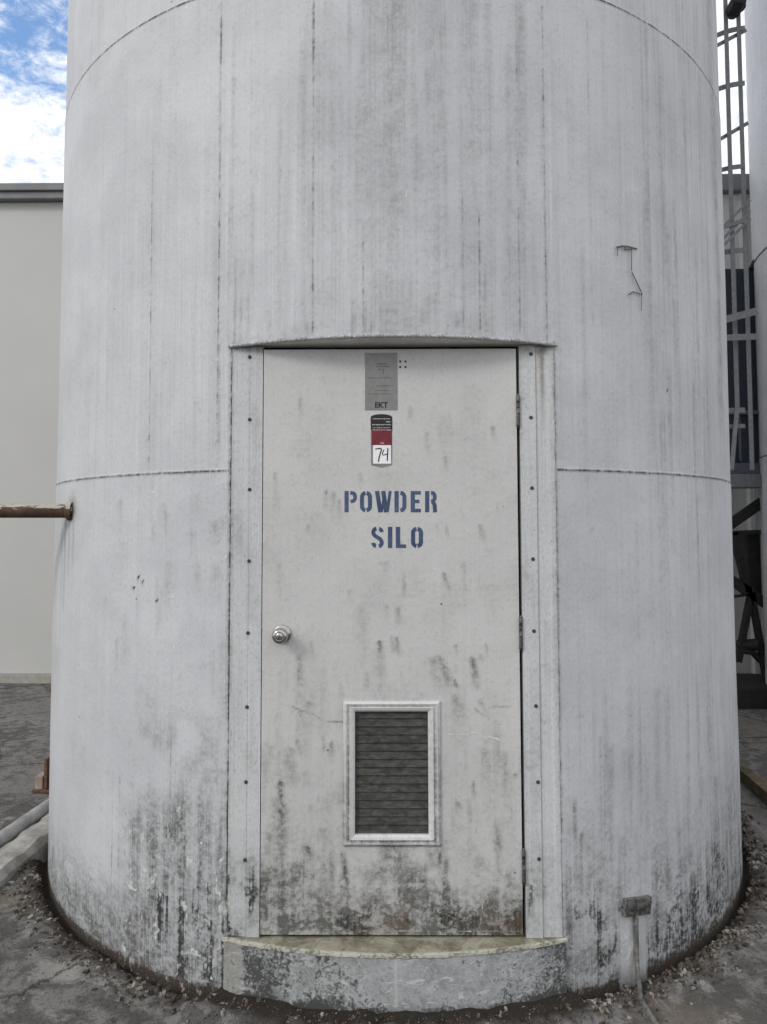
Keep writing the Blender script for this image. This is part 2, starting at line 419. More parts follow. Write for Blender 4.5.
def groundm(g):
    o = g.obj(); x, y, z = g.sep(o); P = g.comb(x, y, 0.)
    so_, cr_, tn_, _ = g.attr('wear')
    big = g.noise(P, .8, 7, .62, .3); mid = g.noise(P, 10, 8, .74, .25); fine = g.noise(P, 60, 6, .78); crk = g.vor(g.comb(x + mid * .22, y + big * .3, 0.), 1.15, 'DISTANCE_TO_EDGE'); grit = g.noise(P, 170, 3, .7)
    c = g.mix(g.ss(big * .4 + mid * .6, .45, .55), (.115, .108, .103), (.25, .24, .23))
    c = g.mix(g.ss(mid * .5 + fine * .5, .52, .60) * .65, c, (.29, .282, .27))
    c = g.mix(g.ss(fine, .51, .60) * .6, c, (.04, .036, .032))
    c = g.mix(g.ss(grit, .57, .66) * .5, c, (.22, .21, .2))
    c = g.mix(g.math('MINIMUM', tn_ * (.4 + mid), 1.), c, (.20, .17, .135))
    c = g.mix(g.ss(fine * .55 + mid * .45 + cr_ * .42, .70, .80) * g.math('MINIMUM', cr_ * 2.5, 1.) * .9, c, g.mix(grit, (.24, .23, .21), (.44, .43, .41)))
    c = g.mix(g.math('MINIMUM', so_ * (.6 + fine * .8), .95), c, g.mix(grit, (.016, .011, .008), (.045, .032, .022)))
    c = g.mix(g.ss(crk, .011, .004) * g.ss(big, .42, .5) * .8, c, (.03, .026, .022))
    c = g.mix(g.ss(big * .5 + mid * .5, .54, .60) * .45, c, (.072, .062, .057))
    wet = g.ss(big, .5, .62)
    return c, .9 - wet * .35, mid * .5 + fine * 1.6 + grit * 1.0, .009
M_GROUND = material('yard_asphalt', groundm)
go = link('ground', [], [], M_GROUND)
me = bpy.data.meshes.new('ground'); me.from_pydata(verts.tolist(), [], faces.tolist()); me.materials.append(M_GROUND)
me.polygons.foreach_set('use_smooth', [True] * len(me.polygons)); go.data = me
set_attr(go, soil.ravel(), np.clip(crust, 0, 1).ravel(), tan.ravel(), tan.ravel() * 0)
go['kind'] = 'structure'

# ------------------------------------------------------------------ warehouse behind
WY = on_z(22, 682.5, 0).y; WT = on_y(22, 188, WY).z; WT2 = on_y(735, 178, WY).z
wh = empty('warehouse', (0, WY, 0), 'low beige metal warehouse behind the powder silo with a grey roof edge', 'building')
mb = MB(); xs = [-14, -9.2, on_y(-14, 400, WY).x, -.4]
for a, b_ in zip(xs[:-1], xs[1:]): mb.box(a + .006, b_ - .006, WY, WY + .2, .09, WT - .16)
mb.build('smooth_wall', M_WH, wh)
pts = []; x = -.39
while x < 12: pts += [(x, 0), (x + .19, 0), (x + .215, -.03), (x + .265, -.03), (x + .29, 0)]; x += .30
v = [(a, WY + b_, zz) for zz in (.09, WT2 - .18) for a, b_ in pts]; n = len(pts)
link('ribbed_wall', v, [(i, i + 1, n + i + 1, n + i) for i in range(n - 1)], M_WHRIB, wh)
MB().box(-14, 12.3, WY + .22, WY + 12, .0, WT - .2).build('building_core', M_WH, wh)
MB().box(-14, -.4, WY - .09, WY + .3, WT - .155, WT - .08, .01).box(-14, -.4, WY - .12, WY + .3, WT - .077, WT, .01).build('roof_edge', M_CAP, wh)
MB().box(-.39, 12, WY - .10, WY + .3, WT2 - .175, WT2, .01).build('fascia', M_CAP, wh)
MB().box(-14, 12, WY - .03, WY + .3, -.1, .085, .012).build('plinth', M_PLINTH, wh)

# ------------------------------------------------------------------ powder silo
ZT, ZS = 2.2725, .1946
TH = math.asin(.5827 / R)
silo = empty('powder_silo', (0, 0, 0), 'large weathered white cylindrical silo with a recessed door in the middle of the photo', 'silo')
zs1, zs2 = 1.829, 3.650
# vertical lines down the shell (px x, at px y, from px y to px y, strength)
VL = [(150, 300, 130, 470, .5), (218, 300, 0, 470, .85), (313, 200, 0, 334, .7), (363, 250, 90, 334, .55), (463, 250, 120, 334, .5),
      (480, 280, 210, 334, .7), (546, 260, 0, 341, .85), (520, 300, 0, 334, .6), (170, 780, 660, 950, .5), (120, 780, 770, 930, .6), (113, 800, 770, 900, .45), (558, 600, 345, 800, .5),
      (218, 430, 345, 465, .7), (640, 700, 520, 640, .25), (695, 420, 380, 600, .5), (415, 100, 0, 245, 0), (560, 850, 800, 940, .7), (280, 230, 80, 330, .25), (250, 230, 40, 330, .2), (590, 150, 20, 330, .25), (660, 200, 60, 470, .25), (676, 300, 100, 470, .3), (704, 300, 100, 470, .4)]
us = list(np.arange(-76, 76.01, .40) * math.pi / 180)
lines = []
for px_, py_, a, b_, k in VL:
    u, _ = uv(px_, py_); t = u / R; lines.append((t, uv(px_, a)[1], uv(px_, b_)[1], k))
    us += [t - .0042, t - .0016, t, t + .0016, t + .0042]
us = [t for t in us if min(abs(t - TH), abs(t + TH)) > .0012] + [TH, -TH, TH + .004, -TH - .004, TH + .010, -TH - .010]
us = sorted(us); uu = [us[0]]
for t in us[1:]:
    if t - uu[-1] > .0006: uu.append(t)
back = list(np.radians(np.arange(82, 278.1, 6.0)))
th_all = np.array(uu + back); nf = len(uu)
vsz = sorted(set([round(q, 4) for q in np.arange(-.10, 4.6, .014) if min(abs(q - ZT), abs(q - ZS), abs(q - zs1 + .008), abs(q - zs2 + .008)) > .013] + [ZT, ZS] + [q + e for q in (zs1, zs2) for e in (-.018, -.013, -.009, -.005, 0., .004)] + [5.5, 7.3, 9]))
vz = np.array(vsz)
U, V = np.meshgrid(th_all * R, vz); TT = U / R
seam_in = np.where(V > zs2 - .001, -.006, np.where(V > zs1 - .001, -.003, 0))   # courses lapped over one another
waver = (vnoise(U * 1.3, V * .9, 21, 2) - .5) * .010 * (np.abs(TT) < 1.34)
waver *= sstep(np.abs(np.abs(TT) - TH) + 9 * np.clip(V - ZT, 0, 1) * (np.abs(TT) < TH), .0, .12)
RR = R + seam_in * sstep(np.abs(np.abs(TT) - TH), 0, .03) + waver
X, Y = RR * np.sin(TT), -RR * np.cos(TT)
def arch(t): return .011 * np.clip(1 - (np.asarray(t) / TH)**2, 0, 1)
VZ = V + np.where((np.abs(TT) < TH) & (np.abs(V - ZT) < 1e-4), arch(TT), 0)
nc, nr = len(th_all), len(vz)
idx = np.arange(nc * nr).reshape(nr, nc)
fa = []
for j in range(nr - 1):
    zc = (vz[j] + vz[j + 1]) / 2
    for i in range(nc):
        k = (i + 1) % nc
        tc = (th_all[i] + th_all[k]) / 2 if k else 0
        if k and abs(tc) < TH and ZS < zc < ZT: continue
        if not k: pass
        fa.append((idx[j, i], idx[j, k], idx[j + 1, k], idx[j + 1, i]))
shell = link('shell', np.stack([X, Y, VZ], -1).reshape(-1, 3).tolist(), fa, M_SILO, silo, True)
# --- wear on the shell
Dm = np.zeros_like(U); Bm = np.zeros_like(U); Pm = np.zeros_like(U); Rm = np.zeros_like(U)
for t, v1, v0, k in lines:
    gate = sstep(V, v0 - .03, v0 + .03) * (1 - sstep(V, v1 - .03, v1 + .03))
    dots = .40 + .60 * sstep(vnoise(V * 34, V * 0 + t * 50, 33, 4), .40, .66)
    ln = np.exp(-((U - t * R) / .0038)**2) * gate * (.25 + .75 * vnoise(V * 3.2, V * 0 + t * 90, 34, 2))
    np.maximum(Dm, np.clip(ln * k * dots * 1.5, 0, 1), out=Dm); np.maximum(Bm, ln * dots * k * .48, out=Bm)
    np.maximum(Dm, np.exp(-((U - t * R) / .035)**2) * gate * k * .10, out=Dm)
for z in (zs1, zs2):                                   # dirt in the lap joints, painting in the laps' weak shadow line too
    off = np.abs(TT) > TH - .002
    sk = .97 if z == zs2 else .85
    np.maximum(Dm, np.exp(-((V - z + .008) / .005)**2) * sk * (np.abs(TT) < 1.4), out=Dm)
    np.maximum(Bm, np.exp(-((V - z + .008) / .004)**2) * .62 * (.5 + .5 * vnoise(U * 9, V * 0, 77, 3)), out=Bm)
ztop_g = uv(180, 770)[1]
edge_b = .80 + .30 * (vnoise(U * 4, U * 0, 41, 3) - .5)
bot = sstep(-V, -edge_b, -.02)
left = U < 0
cl = sstep(U, uv(118, 800)[0] - .03, uv(128, 800)[0]) * (U < -TH * R + .004)
vst = vnoise(U * 38, V * 1.6, 42, 3)
vs2 = vnoise(U * 75, V * 1.1, 142, 3); vs3 = vnoise(U * 55, V * 26, 143, 3); topn = ztop_g + .035 * (vnoise(U * 30, U * 0 + 2, 144, 2) - .5) - .10 * sstep(-U, .66, 1.1)
gl = cl * sstep(-V, -topn - .03, -topn + .10 + .12 * vnoise(U * 50, U * 0 + 5, 150, 2))
clin = sstep(U, -1.19, -.80)
np.maximum(Dm, gl * (.26 + .50 * sstep(vst, .3, .75)) * (.55 + .45 * clin), out=Dm)
np.maximum(Dm, gl * .62 * sstep(vs2, .56, .78), out=Dm)
np.maximum(Bm, gl * (.08 + .26 * sstep(vs2 * .6 + vs3 * .4, .42, .68)), out=Bm)
np.maximum(Pm, gl * .46 * sstep(vs3, .50, .70), out=Pm)
np.maximum(Dm, cl * sstep(-V, -1.20, -.7) * .30 * sstep(vnoise(U * 9, V * 7, 145, 4), .4, .62), out=Dm)
np.maximum(Dm, cl * sstep(-V, -.5, -.1) * (.40 + .5 * vst), out=Dm)
np.maximum(Bm, cl * clin * sstep(-V, -.62, -.12) * (.16 + .42 * sstep(vst * .5 + vs3 * .5, .38, .62)), out=Bm)
scratch(Pm, U, V, uv(125, 772), uv(226, 776), .010, .34)
for q, (w_, k, top, ln) in {(160, 890): (.020, .95, 0, .34), (167, 893): (.016, .7, 0, .34), (195, 885): (.03, .55, 0, .4), (208, 880): (.03, .6, 0, .4), (222, 860): (.02, .45, 0, .5), (145, 920): (.03, .45, 0, .25), (185, 800): (.012, .3, 0, .5), (130, 800): (.008, .35, 0, .45), (200, 790): (.012, .3, 0, .5)}.items():
    u0, v0 = uv(*q); streak(Bm, U, V, u0, v0, ln, w_, k, grow=1.2, sharp=.03); streak(Dm, U, V, u0, v0, ln * 1.2, w_ * 1.5, k, grow=1.2)
np.maximum(Dm, bot * (U > TH * R) * (.26 + .55 * sstep(vnoise(U * 34, V * 1.8, 43, 3), .3, .72)) , out=Dm)
np.maximum(Dm, sstep(-V, -1.15, -.75) * (U > TH * R) * .34 * sstep(vnoise(U * 46, V * .9, 146, 3), .45, .75), out=Dm)
np.maximum(Bm, sstep(-V, -.60, -.15) * (U > TH * R) * (.10 + .40 * sstep(vnoise(U * 20, V * 7, 147, 4), .45, .66)), out=Bm)          # right of the door
np.maximum(Dm, sstep(-V, -.40, -.02) * (.48 + .35 * vnoise(U * 14, V * 6, 44, 3)) * (np.abs(TT) > TH), out=Dm)
np.maximum(Bm, sstep(-V, -.30, -.0) * (.16 + .28 * vnoise(U * 16, V * 3, 45, 3)) * (U > TH * R), out=Bm)
np.maximum(Dm, sstep(-V, -.035 - .05 * vnoise(U * 9, U * 0, 48, 4), .012) * .9, out=Dm); np.maximum(Bm, sstep(-V, -.02 - .05 * vnoise(U * 17, U * 0, 49, 4), .02) * .7, out=Bm); np.maximum(Rm, sstep(-V, -.035, .0) * .3, out=Rm)
for (a, b_, ln, w_, k, kb) in ((575, 795, .5, .012, .75, .42), (581, 830, .4, .018, .6, .35), (600, 735, .4, .012, .3, 0), (611, 740, .6, .015, .28, 0), (625, 745, .4, .02, .25, .0), (655, 885, .3, .025, .55, .3), (700, 760, .7, .05, .3, 0), (715, 770, .7, .05, .35, 0), (690, 860, .4, .03, .4, .2), (670, 880, .3, .02, .4, .25), (640, 770, .5, .02, .2, 0), (560, 880, .3, .02, .6, .35), (720, 880, .3, .03, .35, .25)):
    u0, v0 = uv(a, b_); streak(Dm, U, V, u0, v0, ln, w_, k); streak(Bm, U, V, u0, v0, ln, w_, kb)
# upper wall: runs above the lintel, darker bands
rs = np.random.default_rng(5)
for i in range(46):
    a = rs.uniform(235, 548); b_ = rs.uniform(215, 318); u0, v0 = uv(a, b_)
    ln = v0 - ZT; streak(Dm, U, V, u0, v0, max(ln, .05) * 1.35, rs.uniform(.004, .013), rs.uniform(.18, .55), grow=.2, sharp=.5)
for i in range(120):
    a = rs.choice([rs.uniform(300, 560), rs.uniform(80, 720)]); b_ = rs.uniform(-30, 200); u0, v0 = uv(a, b_)
    streak(Dm, U, V, u0, v0, rs.uniform(.3, 1.5), rs.uniform(.003, .013), rs.uniform(.10, .36), grow=.2, sharp=.3)
for i in range(60):
    a = rs.uniform(640, 726); b_ = rs.uniform(-20, 420); u0, v0 = uv(a, b_)
    streak(Dm, U, V, u0, v0, rs.uniform(.4, 1.5), rs.uniform(.006, .02), rs.uniform(.12, .38), grow=.2, sharp=.2)
for a, w_, k in ((392, .10, .30), (372, .05, .22), (432, .06, .2), (520, .035, .3), (470, .06, .22), (330, .05, .12), (488, .03, .2)):
    u0, v0 = uv(a, -20); streak(Dm, U, V, u0, v0, 2.0, w_, k, grow=.1, sharp=.02)
blob(Rm, U, V, *uv(395, 318), .16, .10, .16); blob(Rm, U, V, *uv(470, 328), .12, .06, .12)
np.maximum(Dm, np.exp(-np.clip(V - ZT, 0, 9) / .02) * (np.abs(TT) < TH) * .5 * vnoise(U * 40, V * 3, 46, 2), out=Dm)
band = sstep(np.abs(U - uv(716, 200)[0]), .10, .0) * sstep(V, 1.9, 2.2)
np.maximum(Dm, band * .42 * (.5 + .5 * vnoise(U * 60, V * 1.2, 47, 3)), out=Dm)
for (a, b_, c_, d_, k) in ((406, 70, 408, 240, .34), (410, 150, 404, 236, .42), (421, 0, 420, 240, .40), (399, 60, 402, 110, .36), (396, 0, 398, 90, .3)):
    scratch(Pm, U, V, uv(a, b_), uv(c_, d_), .0035, k)
for a in (688, 697, 712):
    scratch(Pm, U, V, uv(a, 60), uv(a + 6, 470), .006, .55)
# middle left: scuffs, rust at the pipe flange
for i in range(26):
    a = rs.uniform(105, 226); b_ = rs.uniform(490, 660); u0, v0 = uv(a, b_); streak(Dm, U, V, u0, v0, rs.uniform(.05, .25), rs.uniform(.005, .03), rs.uniform(.1, .3))
for i in range(40):
    a = rs.uniform(100, 226); b_ = rs.uniform(480, 760); u0, v0 = uv(a, b_); scratch(Pm, U, V, (u0, v0), (u0 + rs.normal(0, .05), v0 - rs.uniform(0, .08)), .005, rs.uniform(.2, .55))
for a, ln, k in ((66, .55, .75), (70, .35, .6), (74, .3, .5), (63, .8, .35)):
    u0, v0 = uv(a, 505); streak(Rm, U, V, u0, v0, ln, .016, k, grow=.2)
blob(Rm, U, V, *uv(72, 508), .05, .05, .8)
for a, b_ in ((138, 578), (142, 582), (133, 588), (156, 601), (668, 391), (592, 530)):
    blob(Bm, U, V, *uv(a, b_), .0065, .008, .9); blob(Dm, U, V, *uv(a, b_), .007, .009, .9)
# rusty joint on each side of the panel
jl = np.exp(-((TT + TH) / .0045)**2) * (V > ZS - .02) * (V < ZT + .01); jr = np.exp(-((TT - TH) / .004)**2) * (V > ZS - .2) * (V < ZT + .01)
jn = vnoise(V * 26, V * 0, 51, 3)
np.maximum(Dm, jl * (.5 + .5 * jn), out=Dm); np.maximum(Bm, jl * (.25 + .6 * jn), out=Bm); np.maximum(Rm, jl * .5 * jn, out=Rm)
np.maximum(Dm, np.exp(-((TT + TH) / .022)**2) * sstep(-V, -1.3, -.8) * (V > ZS - .1) * .6 * jn, out=Dm)
np.maximum(Dm, jr * (.3 + .6 * jn), out=Dm); np.maximum(Bm, jr * .45 * jn, out=Bm)
# clean pale patch below the outlet box
p0, p1 = uv(619, 912), uv(646, 975)
pat = sstep(U, p0[0] - .012, p0[0] + .006) * sstep(-U, -p1[0] - .012, -p1[0] + .006) * sstep(-V, -p0[1], -p0[1] + .02) * sstep(V, p1[1] - .06, p1[1] + .02)
patn = pat * (.55 + .45 * vnoise(U * 30, V * 20, 52, 2))
Dm *= 1 - patn; Bm *= 1 - patn; np.maximum(Pm, pat * .34, out=Pm)
blob(Bm, U, V, *uv(635, 905), .10, .07, .38)
set_attr(shell, np.clip(Dm, 0, 1).ravel(), np.clip(Bm, 0, 1).ravel(), np.clip(Pm, 0, 1).ravel(), np.clip(Rm, 0, 1).ravel())
MB().lathe([(R + .05, 8.99), (R + .05, 9.03), (.3, 9.6), (.3, 9.7)], (0, 0, 0), (0, 0, 1), 64).build('roof', M_NSILO, silo)
# lintel over the recess: soffit plate and its lumpy weld bead
arc = [(math.sin(t), -math.cos(t)) for t in np.linspace(-TH, TH, 61)]
mb = MB(); v = [(R * a * .999, R * b_ * .999, ZT + .001 + float(arch(math.asin(a)))) for a, b_ in arc]; n = len(v)
v += [(R * a * .999, DY + .03, ZT + .002) for a, b_ in arc]
mb.add(v, [(i, i + 1, n + i + 1, n + i) for i in range(n - 1)]).build('soffit', simple('soffit_white', (.66, .65, .62), (.78, .77, .74), 30, .6), silo)
bp = []; br = []
for i, t in enumerate(np.linspace(-TH - .006, TH + .006, 400)):
    e = mnoise.noise(Vector((t * 60, 3, 1))); e2 = mnoise.noise(Vector((t * 220, 8, 1)))
    bp.append(((R + .003) * math.sin(t), -(R + .003) * math.cos(t), ZT + .001 + float(arch(t)) + .0025 * e)); br.append(max(.0070 + .0045 * e + .0035 * e2, .002))
wb = MB().tube(bp, 0, 8, br).build('weld_bead', M_SILO, silo, True)
nb = len(wb.data.vertices); q = RNG.random(nb); qz = np.array([p_.co.z for p_ in wb.data.vertices]); set_attr(wb, q * .5, q * .30, q * .4, q * .35)
# step: the shell carried on below the door, with its cap
TS = TH + .004
tt = np.linspace(-TS, TS, 150); zz = np.linspace(-.10, ZS - .012, 22)
U, V = np.meshgrid(tt * R, zz); Rs = R + .009 + 0 * U
v = np.stack([Rs * np.sin(U / R), -Rs * np.cos(U / R), V], -1).reshape(-1, 3).tolist(); n = len(tt)
f = [(j * n + i, j * n + i + 1, (j + 1) * n + i + 1, (j + 1) * n + i) for j in range(21) for i in range(n - 1)]
for s_ in (0, n - 1):                                     # end returns
    b0 = len(v); t = tt[s_]
    v += [((R - .02) * math.sin(t), -(R - .02) * math.cos(t), z) for z in zz]
    f += [(j * n + s_, (j + 1) * n + s_, b0 + j + 1, b0 + j) for j in range(21)]
st = link('door_step', v, f, M_STEP, silo, True)
D_ = np.zeros_like(U); B_ = np.zeros_like(U); P_ = np.zeros_like(U); R_ = np.zeros_like(U)
nz = vnoise(U * 9, V * 9, 61, 4); nz2 = vnoise(U * 20, V * 14, 62, 3)
B_ += .16 + .55 * sstep(-U, -.05, .42) * nz + .55 * sstep(U, .28, .55) * nz + .34 * sstep(-V, -.045, -.0) * (.3 + nz2)
scratch(P_, U, V, (.004, .03), (.004, ZS), .0022, .55)
el = sstep(-U, .515 + .012 * nz2, .535) * (.6 + .5 * nz)
R_ += el * .45; B_ *= 1 - el * .7; P_ *= 1 - el
np.maximum(R_, sstep(-V, -.02, .02) * .35 * nz, out=R_)
z0_ = np.zeros(44)
set_attr(st, *[np.concatenate([np.clip(q, 0, 1).ravel(), z0_ + c_]) for q, c_ in ((D_, .6), (B_, .3), (P_, 0.), (R_, .4))])
def capm(g):
    o = g.obj(); n = g.noise(o, 12, 7, .7, .5); f_ = g.noise(o, 90, 5, .7); x, y, z = g.sep(o)
    r_ = g.math('SQRT', x * x + y * y)
    c = g.mix(g.ss(n, .35, .65), (.14, .130, .088), (.33, .31, .245)); c = g.mix(g.ss(f_, .55, .72) * .5, c, (.06, .06, .035))
    lip = g.ss(r_ + f_ * .012, R + .001, R + .012)
    return g.mix(lip * g.ss(f_ * .6 + n * .4, .43, .54) * .85, c, g.mix(n, (.42, .40, .33), (.60, .585, .53))), .85, n + f_, .003
M_CAPST = material('step_cap_mossy', capm)
tt = np.linspace(-TS - .003, TS + .003, 240); mb = MB(); n = len(tt)
def ring(r_, z): return [(r_ * math.sin(t), min(-r_ * math.cos(t), DY + .045) if r_ < R - .05 else -r_ * math.cos(t), z) for t in tt]
ro = [R + .0135 + .0028 * mnoise.noise(Vector((t * 40, 0, 0))) for t in tt]
o_t = [(ro[i] * math.sin(t), -ro[i] * math.cos(t), ZS - .001 + .001 * mnoise.noise(Vector((t * 60, 5, 0)))) for i, t in enumerate(tt)]
o_b = [(x, y, ZS - .0095 - .0035 * mnoise.noise(Vector((x * 30, 9, 1)))) for x, y, z in o_t]
i_t = [(x * .995, max(DY + .05, y + .01), ZS) for x, y, z in o_t]; i_b = [(x, y, ZS - .0145) for x, y, z in i_t]
v = o_t + i_t + o_b + i_b
f = [(i, i + 1, n + i + 1, n + i) for i in range(n - 1)] + [(2 * n + i, 2 * n + i + 1, i + 1, i) for i in range(n - 1)] + [(3 * n + i, 3 * n + i + 1, 2 * n + i + 1, 2 * n + i) for i in range(n - 1)] + [(0, n, 3 * n, 2 * n), (n - 1, 2 * n - 1, 4 * n - 1, 3 * n - 1)]
mb.add(v, f).build('step_cap', M_CAPST, silo)

# door frame: two long flat jambs either side with a fold and screws
pl = on_y(262, 640, DY).x; pr = on_y(520, 640, DY).x
XL, XR = -.4670, .4450
WX = .5827 - .0005
def panel_grid(x0, x1, z0, z1, y, step, hole=None):
    xs = list(np.arange(x0, x1, step)) + [x1]; zs = list(np.arange(z0, z1, step)) + [z1]
    if hole:
        xs = sorted([q for q in xs if min(abs(q - hole[0]), abs(q - hole[1])) > .002] + [hole[0], hole[1]])
        zs = sorted([q for q in zs if min(abs(q - hole[2]), abs(q - hole[3])) > .002] + [hole[2], hole[3]])
    X, Z = np.meshgrid(xs, zs); n = len(xs)
    v = np.stack([X, X * 0 + y, Z], -1).reshape(-1, 3).tolist(); f = []
    for j in range(len(zs) - 1):
        for i in range(n - 1):
            if hole and hole[0] < (xs[i] + xs[i + 1]) / 2 < hole[1] and hole[2] < (zs[j] + zs[j + 1]) / 2 < hole[3]: continue
            f.append((j * n + i, j * n + i + 1, (j + 1) * n + i + 1, (j + 1) * n + i))
    return X, Z, v, f
def with_sides(v, f, x0, x1, z0, z1, y0, y1):
    b = len(v); v += [(x, y, z) for y in (y0, y1) for x, z in ((x0, z0), (x1, z0), (x1, z1), (x0, z1))]
    f += [(b + i, b + 4 + i, b + 4 + (i + 1) % 4, b + (i + 1) % 4) for i in range(4)] + [(b + 7, b + 6, b + 5, b + 4)]
    return v, f
fr = bpy.data.objects.new('door_frame', None); COL.objects.link(fr); fr.parent = silo; fr.location = (0, 0, 0)
jamb = []
for side, x0, x1, fold in ((-1, -WX, XL - .003, on_y(248, 640, DY).x), (1, XR + .0115, WX, on_y(539, 640, DY).x)):
    for kind, a, b_, y in (('trim', *((x0, fold) if side < 0 else (fold, x1)), DY - .001), ('jamb', *((fold + .0015, x1) if side < 0 else (x0, fold - .0015)), DY - .006)):
        X, Z, v, f = panel_grid(a, b_, ZS + .001, ZT + .001, y, .012); nv = len(v)
        v, f = with_sides(v, f, a, b_, ZS + .001, ZT + .001, y, DY + .05)
        o = link(kind, v, f, M_FRAME, fr)
        D = np.zeros_like(X); B = np.zeros_like(X); P = np.zeros_like(X); Q = np.zeros_like(X)
        nn = vnoise(X * 18, Z * 5, 71 + side, 4)
        D += .16 * sstep(nn, .4, .8); np.maximum(D, sstep(-Z, -.62, -.2) * (.2 + .75 * sstep(nn, .35, .7)), out=D); np.maximum(B, sstep(-Z, -.70, -.18) * (.12 + .6 * sstep(nn, .36, .66)), out=B)
        if side > 0 and kind == 'trim':
            q = on_y(543, 350, DY); streak(Q, X, Z, q.x - .003, q.z + .02, .32, .008, .8); blob(Q, X, Z, q.x, q.z, .03, .03, .5)
        if kind == 'trim': np.maximum(D, np.exp(-(np.abs(X - side * WX) / .008)**2) * .75 * nn, out=D)
        np.maximum(D, sstep(Z, ZT - .05, ZT) * .45, out=D)  # darker towards the top end
        pad = np.zeros(8)
        set_attr(o, *[np.concatenate([np.clip(q, 0, 1).ravel(), pad]) for q in (D, B, P, Q)])
MB().box(XL - .002, XR + .0105, DY + .034, DY + .05, ZS, ZT).build('dark_backplate', M_BLACK, fr)  # black back-plate, paints in the dark interior seen through the door gaps
SC = None
def screw_at(x, y):
    global SC
    p = on_y(x, y, DY - .006)
    if SC is None:
        SC = MB().lathe([(.0068, 0), (.0064, .0022), (.0045, .0036), (.0022, .0030), (.0015, .0018)], (0, 0, 0), (0, -1, 0), 12).build('screw', M_SCREW, fr, True, loc=(0, 0, 0)); SC.location = p
    else: dup(SC, p)
for x, y in ((249.7, 357), (249.7, 419.5), (249.6, 489.5), (249, 561), (248, 633), (247, 707), (246, 782), (245, 860)): screw_at(x, y)
for x, y in ((531, 354), (531, 417.5), (532, 488), (533, 559), (534, 631), (536, 706), (538, 782), (539, 859)): screw_at(x, y)

# door leaf
DF = DY - .0045
zb, zt = ZS + .010, ZT - .013
lx0, lx1 = on_y(355, 770, DF).x, on_y(428, 770, DF).x; lz0, lz1 = on_y(390, 834, DF).z, on_y(390, 711, DF).z
X, Z, v, f = panel_grid(XL, XR, zb, zt, DF, .0065, (lx0, lx1, lz0, lz1))
v, f = with_sides(v, f, XL, XR, zb, zt, DF, DF + .044)
door = link('door', v, f, M_DOOR, silo)
D = np.zeros_like(X); B = np.zeros_like(X); P = np.zeros_like(X); Q = np.zeros_like(X)
def dp(x, y): p = on_y(x, y, DF); return p.x, p.z
MPX = .0036
for (x, y, ln, w_, dx_, k) in ((404, 572, 26, 2.5, 0, .5), (443, 571, 28, 3, 8, .6), (396, 606, 20, 3, 2, .35), (455, 643, 12, 2, 3, .5), (438, 653, 44, 6, 17, .6), (433, 656, 40, 8, 8, .35), (471, 655, 36, 5, 7, .7), (454, 679, 14, 3, 5, .75), (456, 690, 60, 9, 4, .35), (481, 698, 20, 3, 6, .5),
        (379, 639, 26, 4, 3, .7), (391, 634, 20, 3, 3, .55), (396, 636, 20, 3, 3, .6), (379, 640, 60, 8, 2, .3), (387, 604, 20, 3, 0, .35), (398, 605, 22, 3, 1, .35), (300, 652, 60, 6, 2, .45), (299, 668, 28, 3, -1, .5), (310, 640, 25, 3, 6, .4), (340, 682, 18, 3, 3, .4), (367, 672, 20, 3, 0, .3), (309, 700, 20, 8, 0, .4), (297, 738, 24, 4, 4, .5), (290, 745, 60, 12, 2, .35), (323, 733, 22, 3, 1, .5), (331, 740, 26, 4, 1, .4),
        (280, 772, 130, 6, 3, .8), (279, 790, 130, 16, 2, .5), (307, 843, 30, 7, 6, .65), (307, 848, 40, 16, 6, .4), (268, 828, 60, 9, 2, .45), (342, 848, 90, 5, 12, .9), (342, 880, 56, 9, 6, .6), (350, 900, 40, 12, 2, .6), (440, 848, 60, 4, -2, .8), (437, 870, 60, 9, -4, .5),
        (473, 780, 24, 3, 2, .6), (457, 800, 18, 6, 3, .4), (497, 820, 110, 7, 4, .5), (486, 745, 80, 10, 2, .45), (505, 750, 70, 8, 2, .3), (497, 832, 40, 4, 3, .45), (515, 772, 10, 3, 0, .5), (480, 850, 70, 14, 6, .35),
        (326, 488, 26, 3, 0, .55), (333, 490, 36, 4, 0, .3), (339, 498, 26, 3, 1, .3), (479, 524, 18, 3, 5, .6), (386, 560, 30, 6, 0, .25), (446, 525, 14, 2, 2, .4), (275, 470, 50, 4, 2, .25), (300, 395, 40, 5, 0, .22), (427, 430, 30, 4, 2, .25), (445, 455, 20, 3, 2, .3), (492, 425, 20, 3, 4, .35), (410, 405, 20, 3, 1, .3), (360, 472, 16, 3, 1, .35), (463, 560, 60, 5, 4, .2), (440, 410, 60, 20, 4, .12), (280, 560, 40, 8, 2, .15), (361, 600, 70, 8, 2, .18)):
    a, b_ = dp(x, y); streak(D, X, Z, a, b_, ln * MPX, w_ * MPX * .8, min(k * 1.25, 1), dx_ * MPX, grow=.9, sharp=.10)
    if k > .45: streak(B, X, Z, a, b_, ln * MPX * .45, w_ * MPX * .55, k * .75, dx_ * MPX * .45, sharp=.15)
for i in range(90):
    x, y = rs.uniform(268, 515), rs.triangular(420, 880, 900); a, b_ = dp(x, y)
    streak(D, X, Z, a, b_, rs.uniform(.015, .09), rs.uniform(.003, .010), rs.uniform(.10, .45), rs.uniform(0, .015), grow=1.2, sharp=.15)
nA = vnoise(X * 7, Z * 5, 81, 4); nB = vnoise(X * 22, Z * 16, 82, 3); nC = vnoise(X * 60, Z * 5, 83, 2)
low = sstep(-Z, -.95, -.24)
np.maximum(D, low * (.16 + .62 * sstep(nA * .5 + nB * .25 + nC * .25, .38, .62)), out=D)
np.maximum(D, sstep(-Z, -.50, -.24) * (.58 + .42 * sstep(nA * .7 + nB * .3, .34, .6)), out=D)
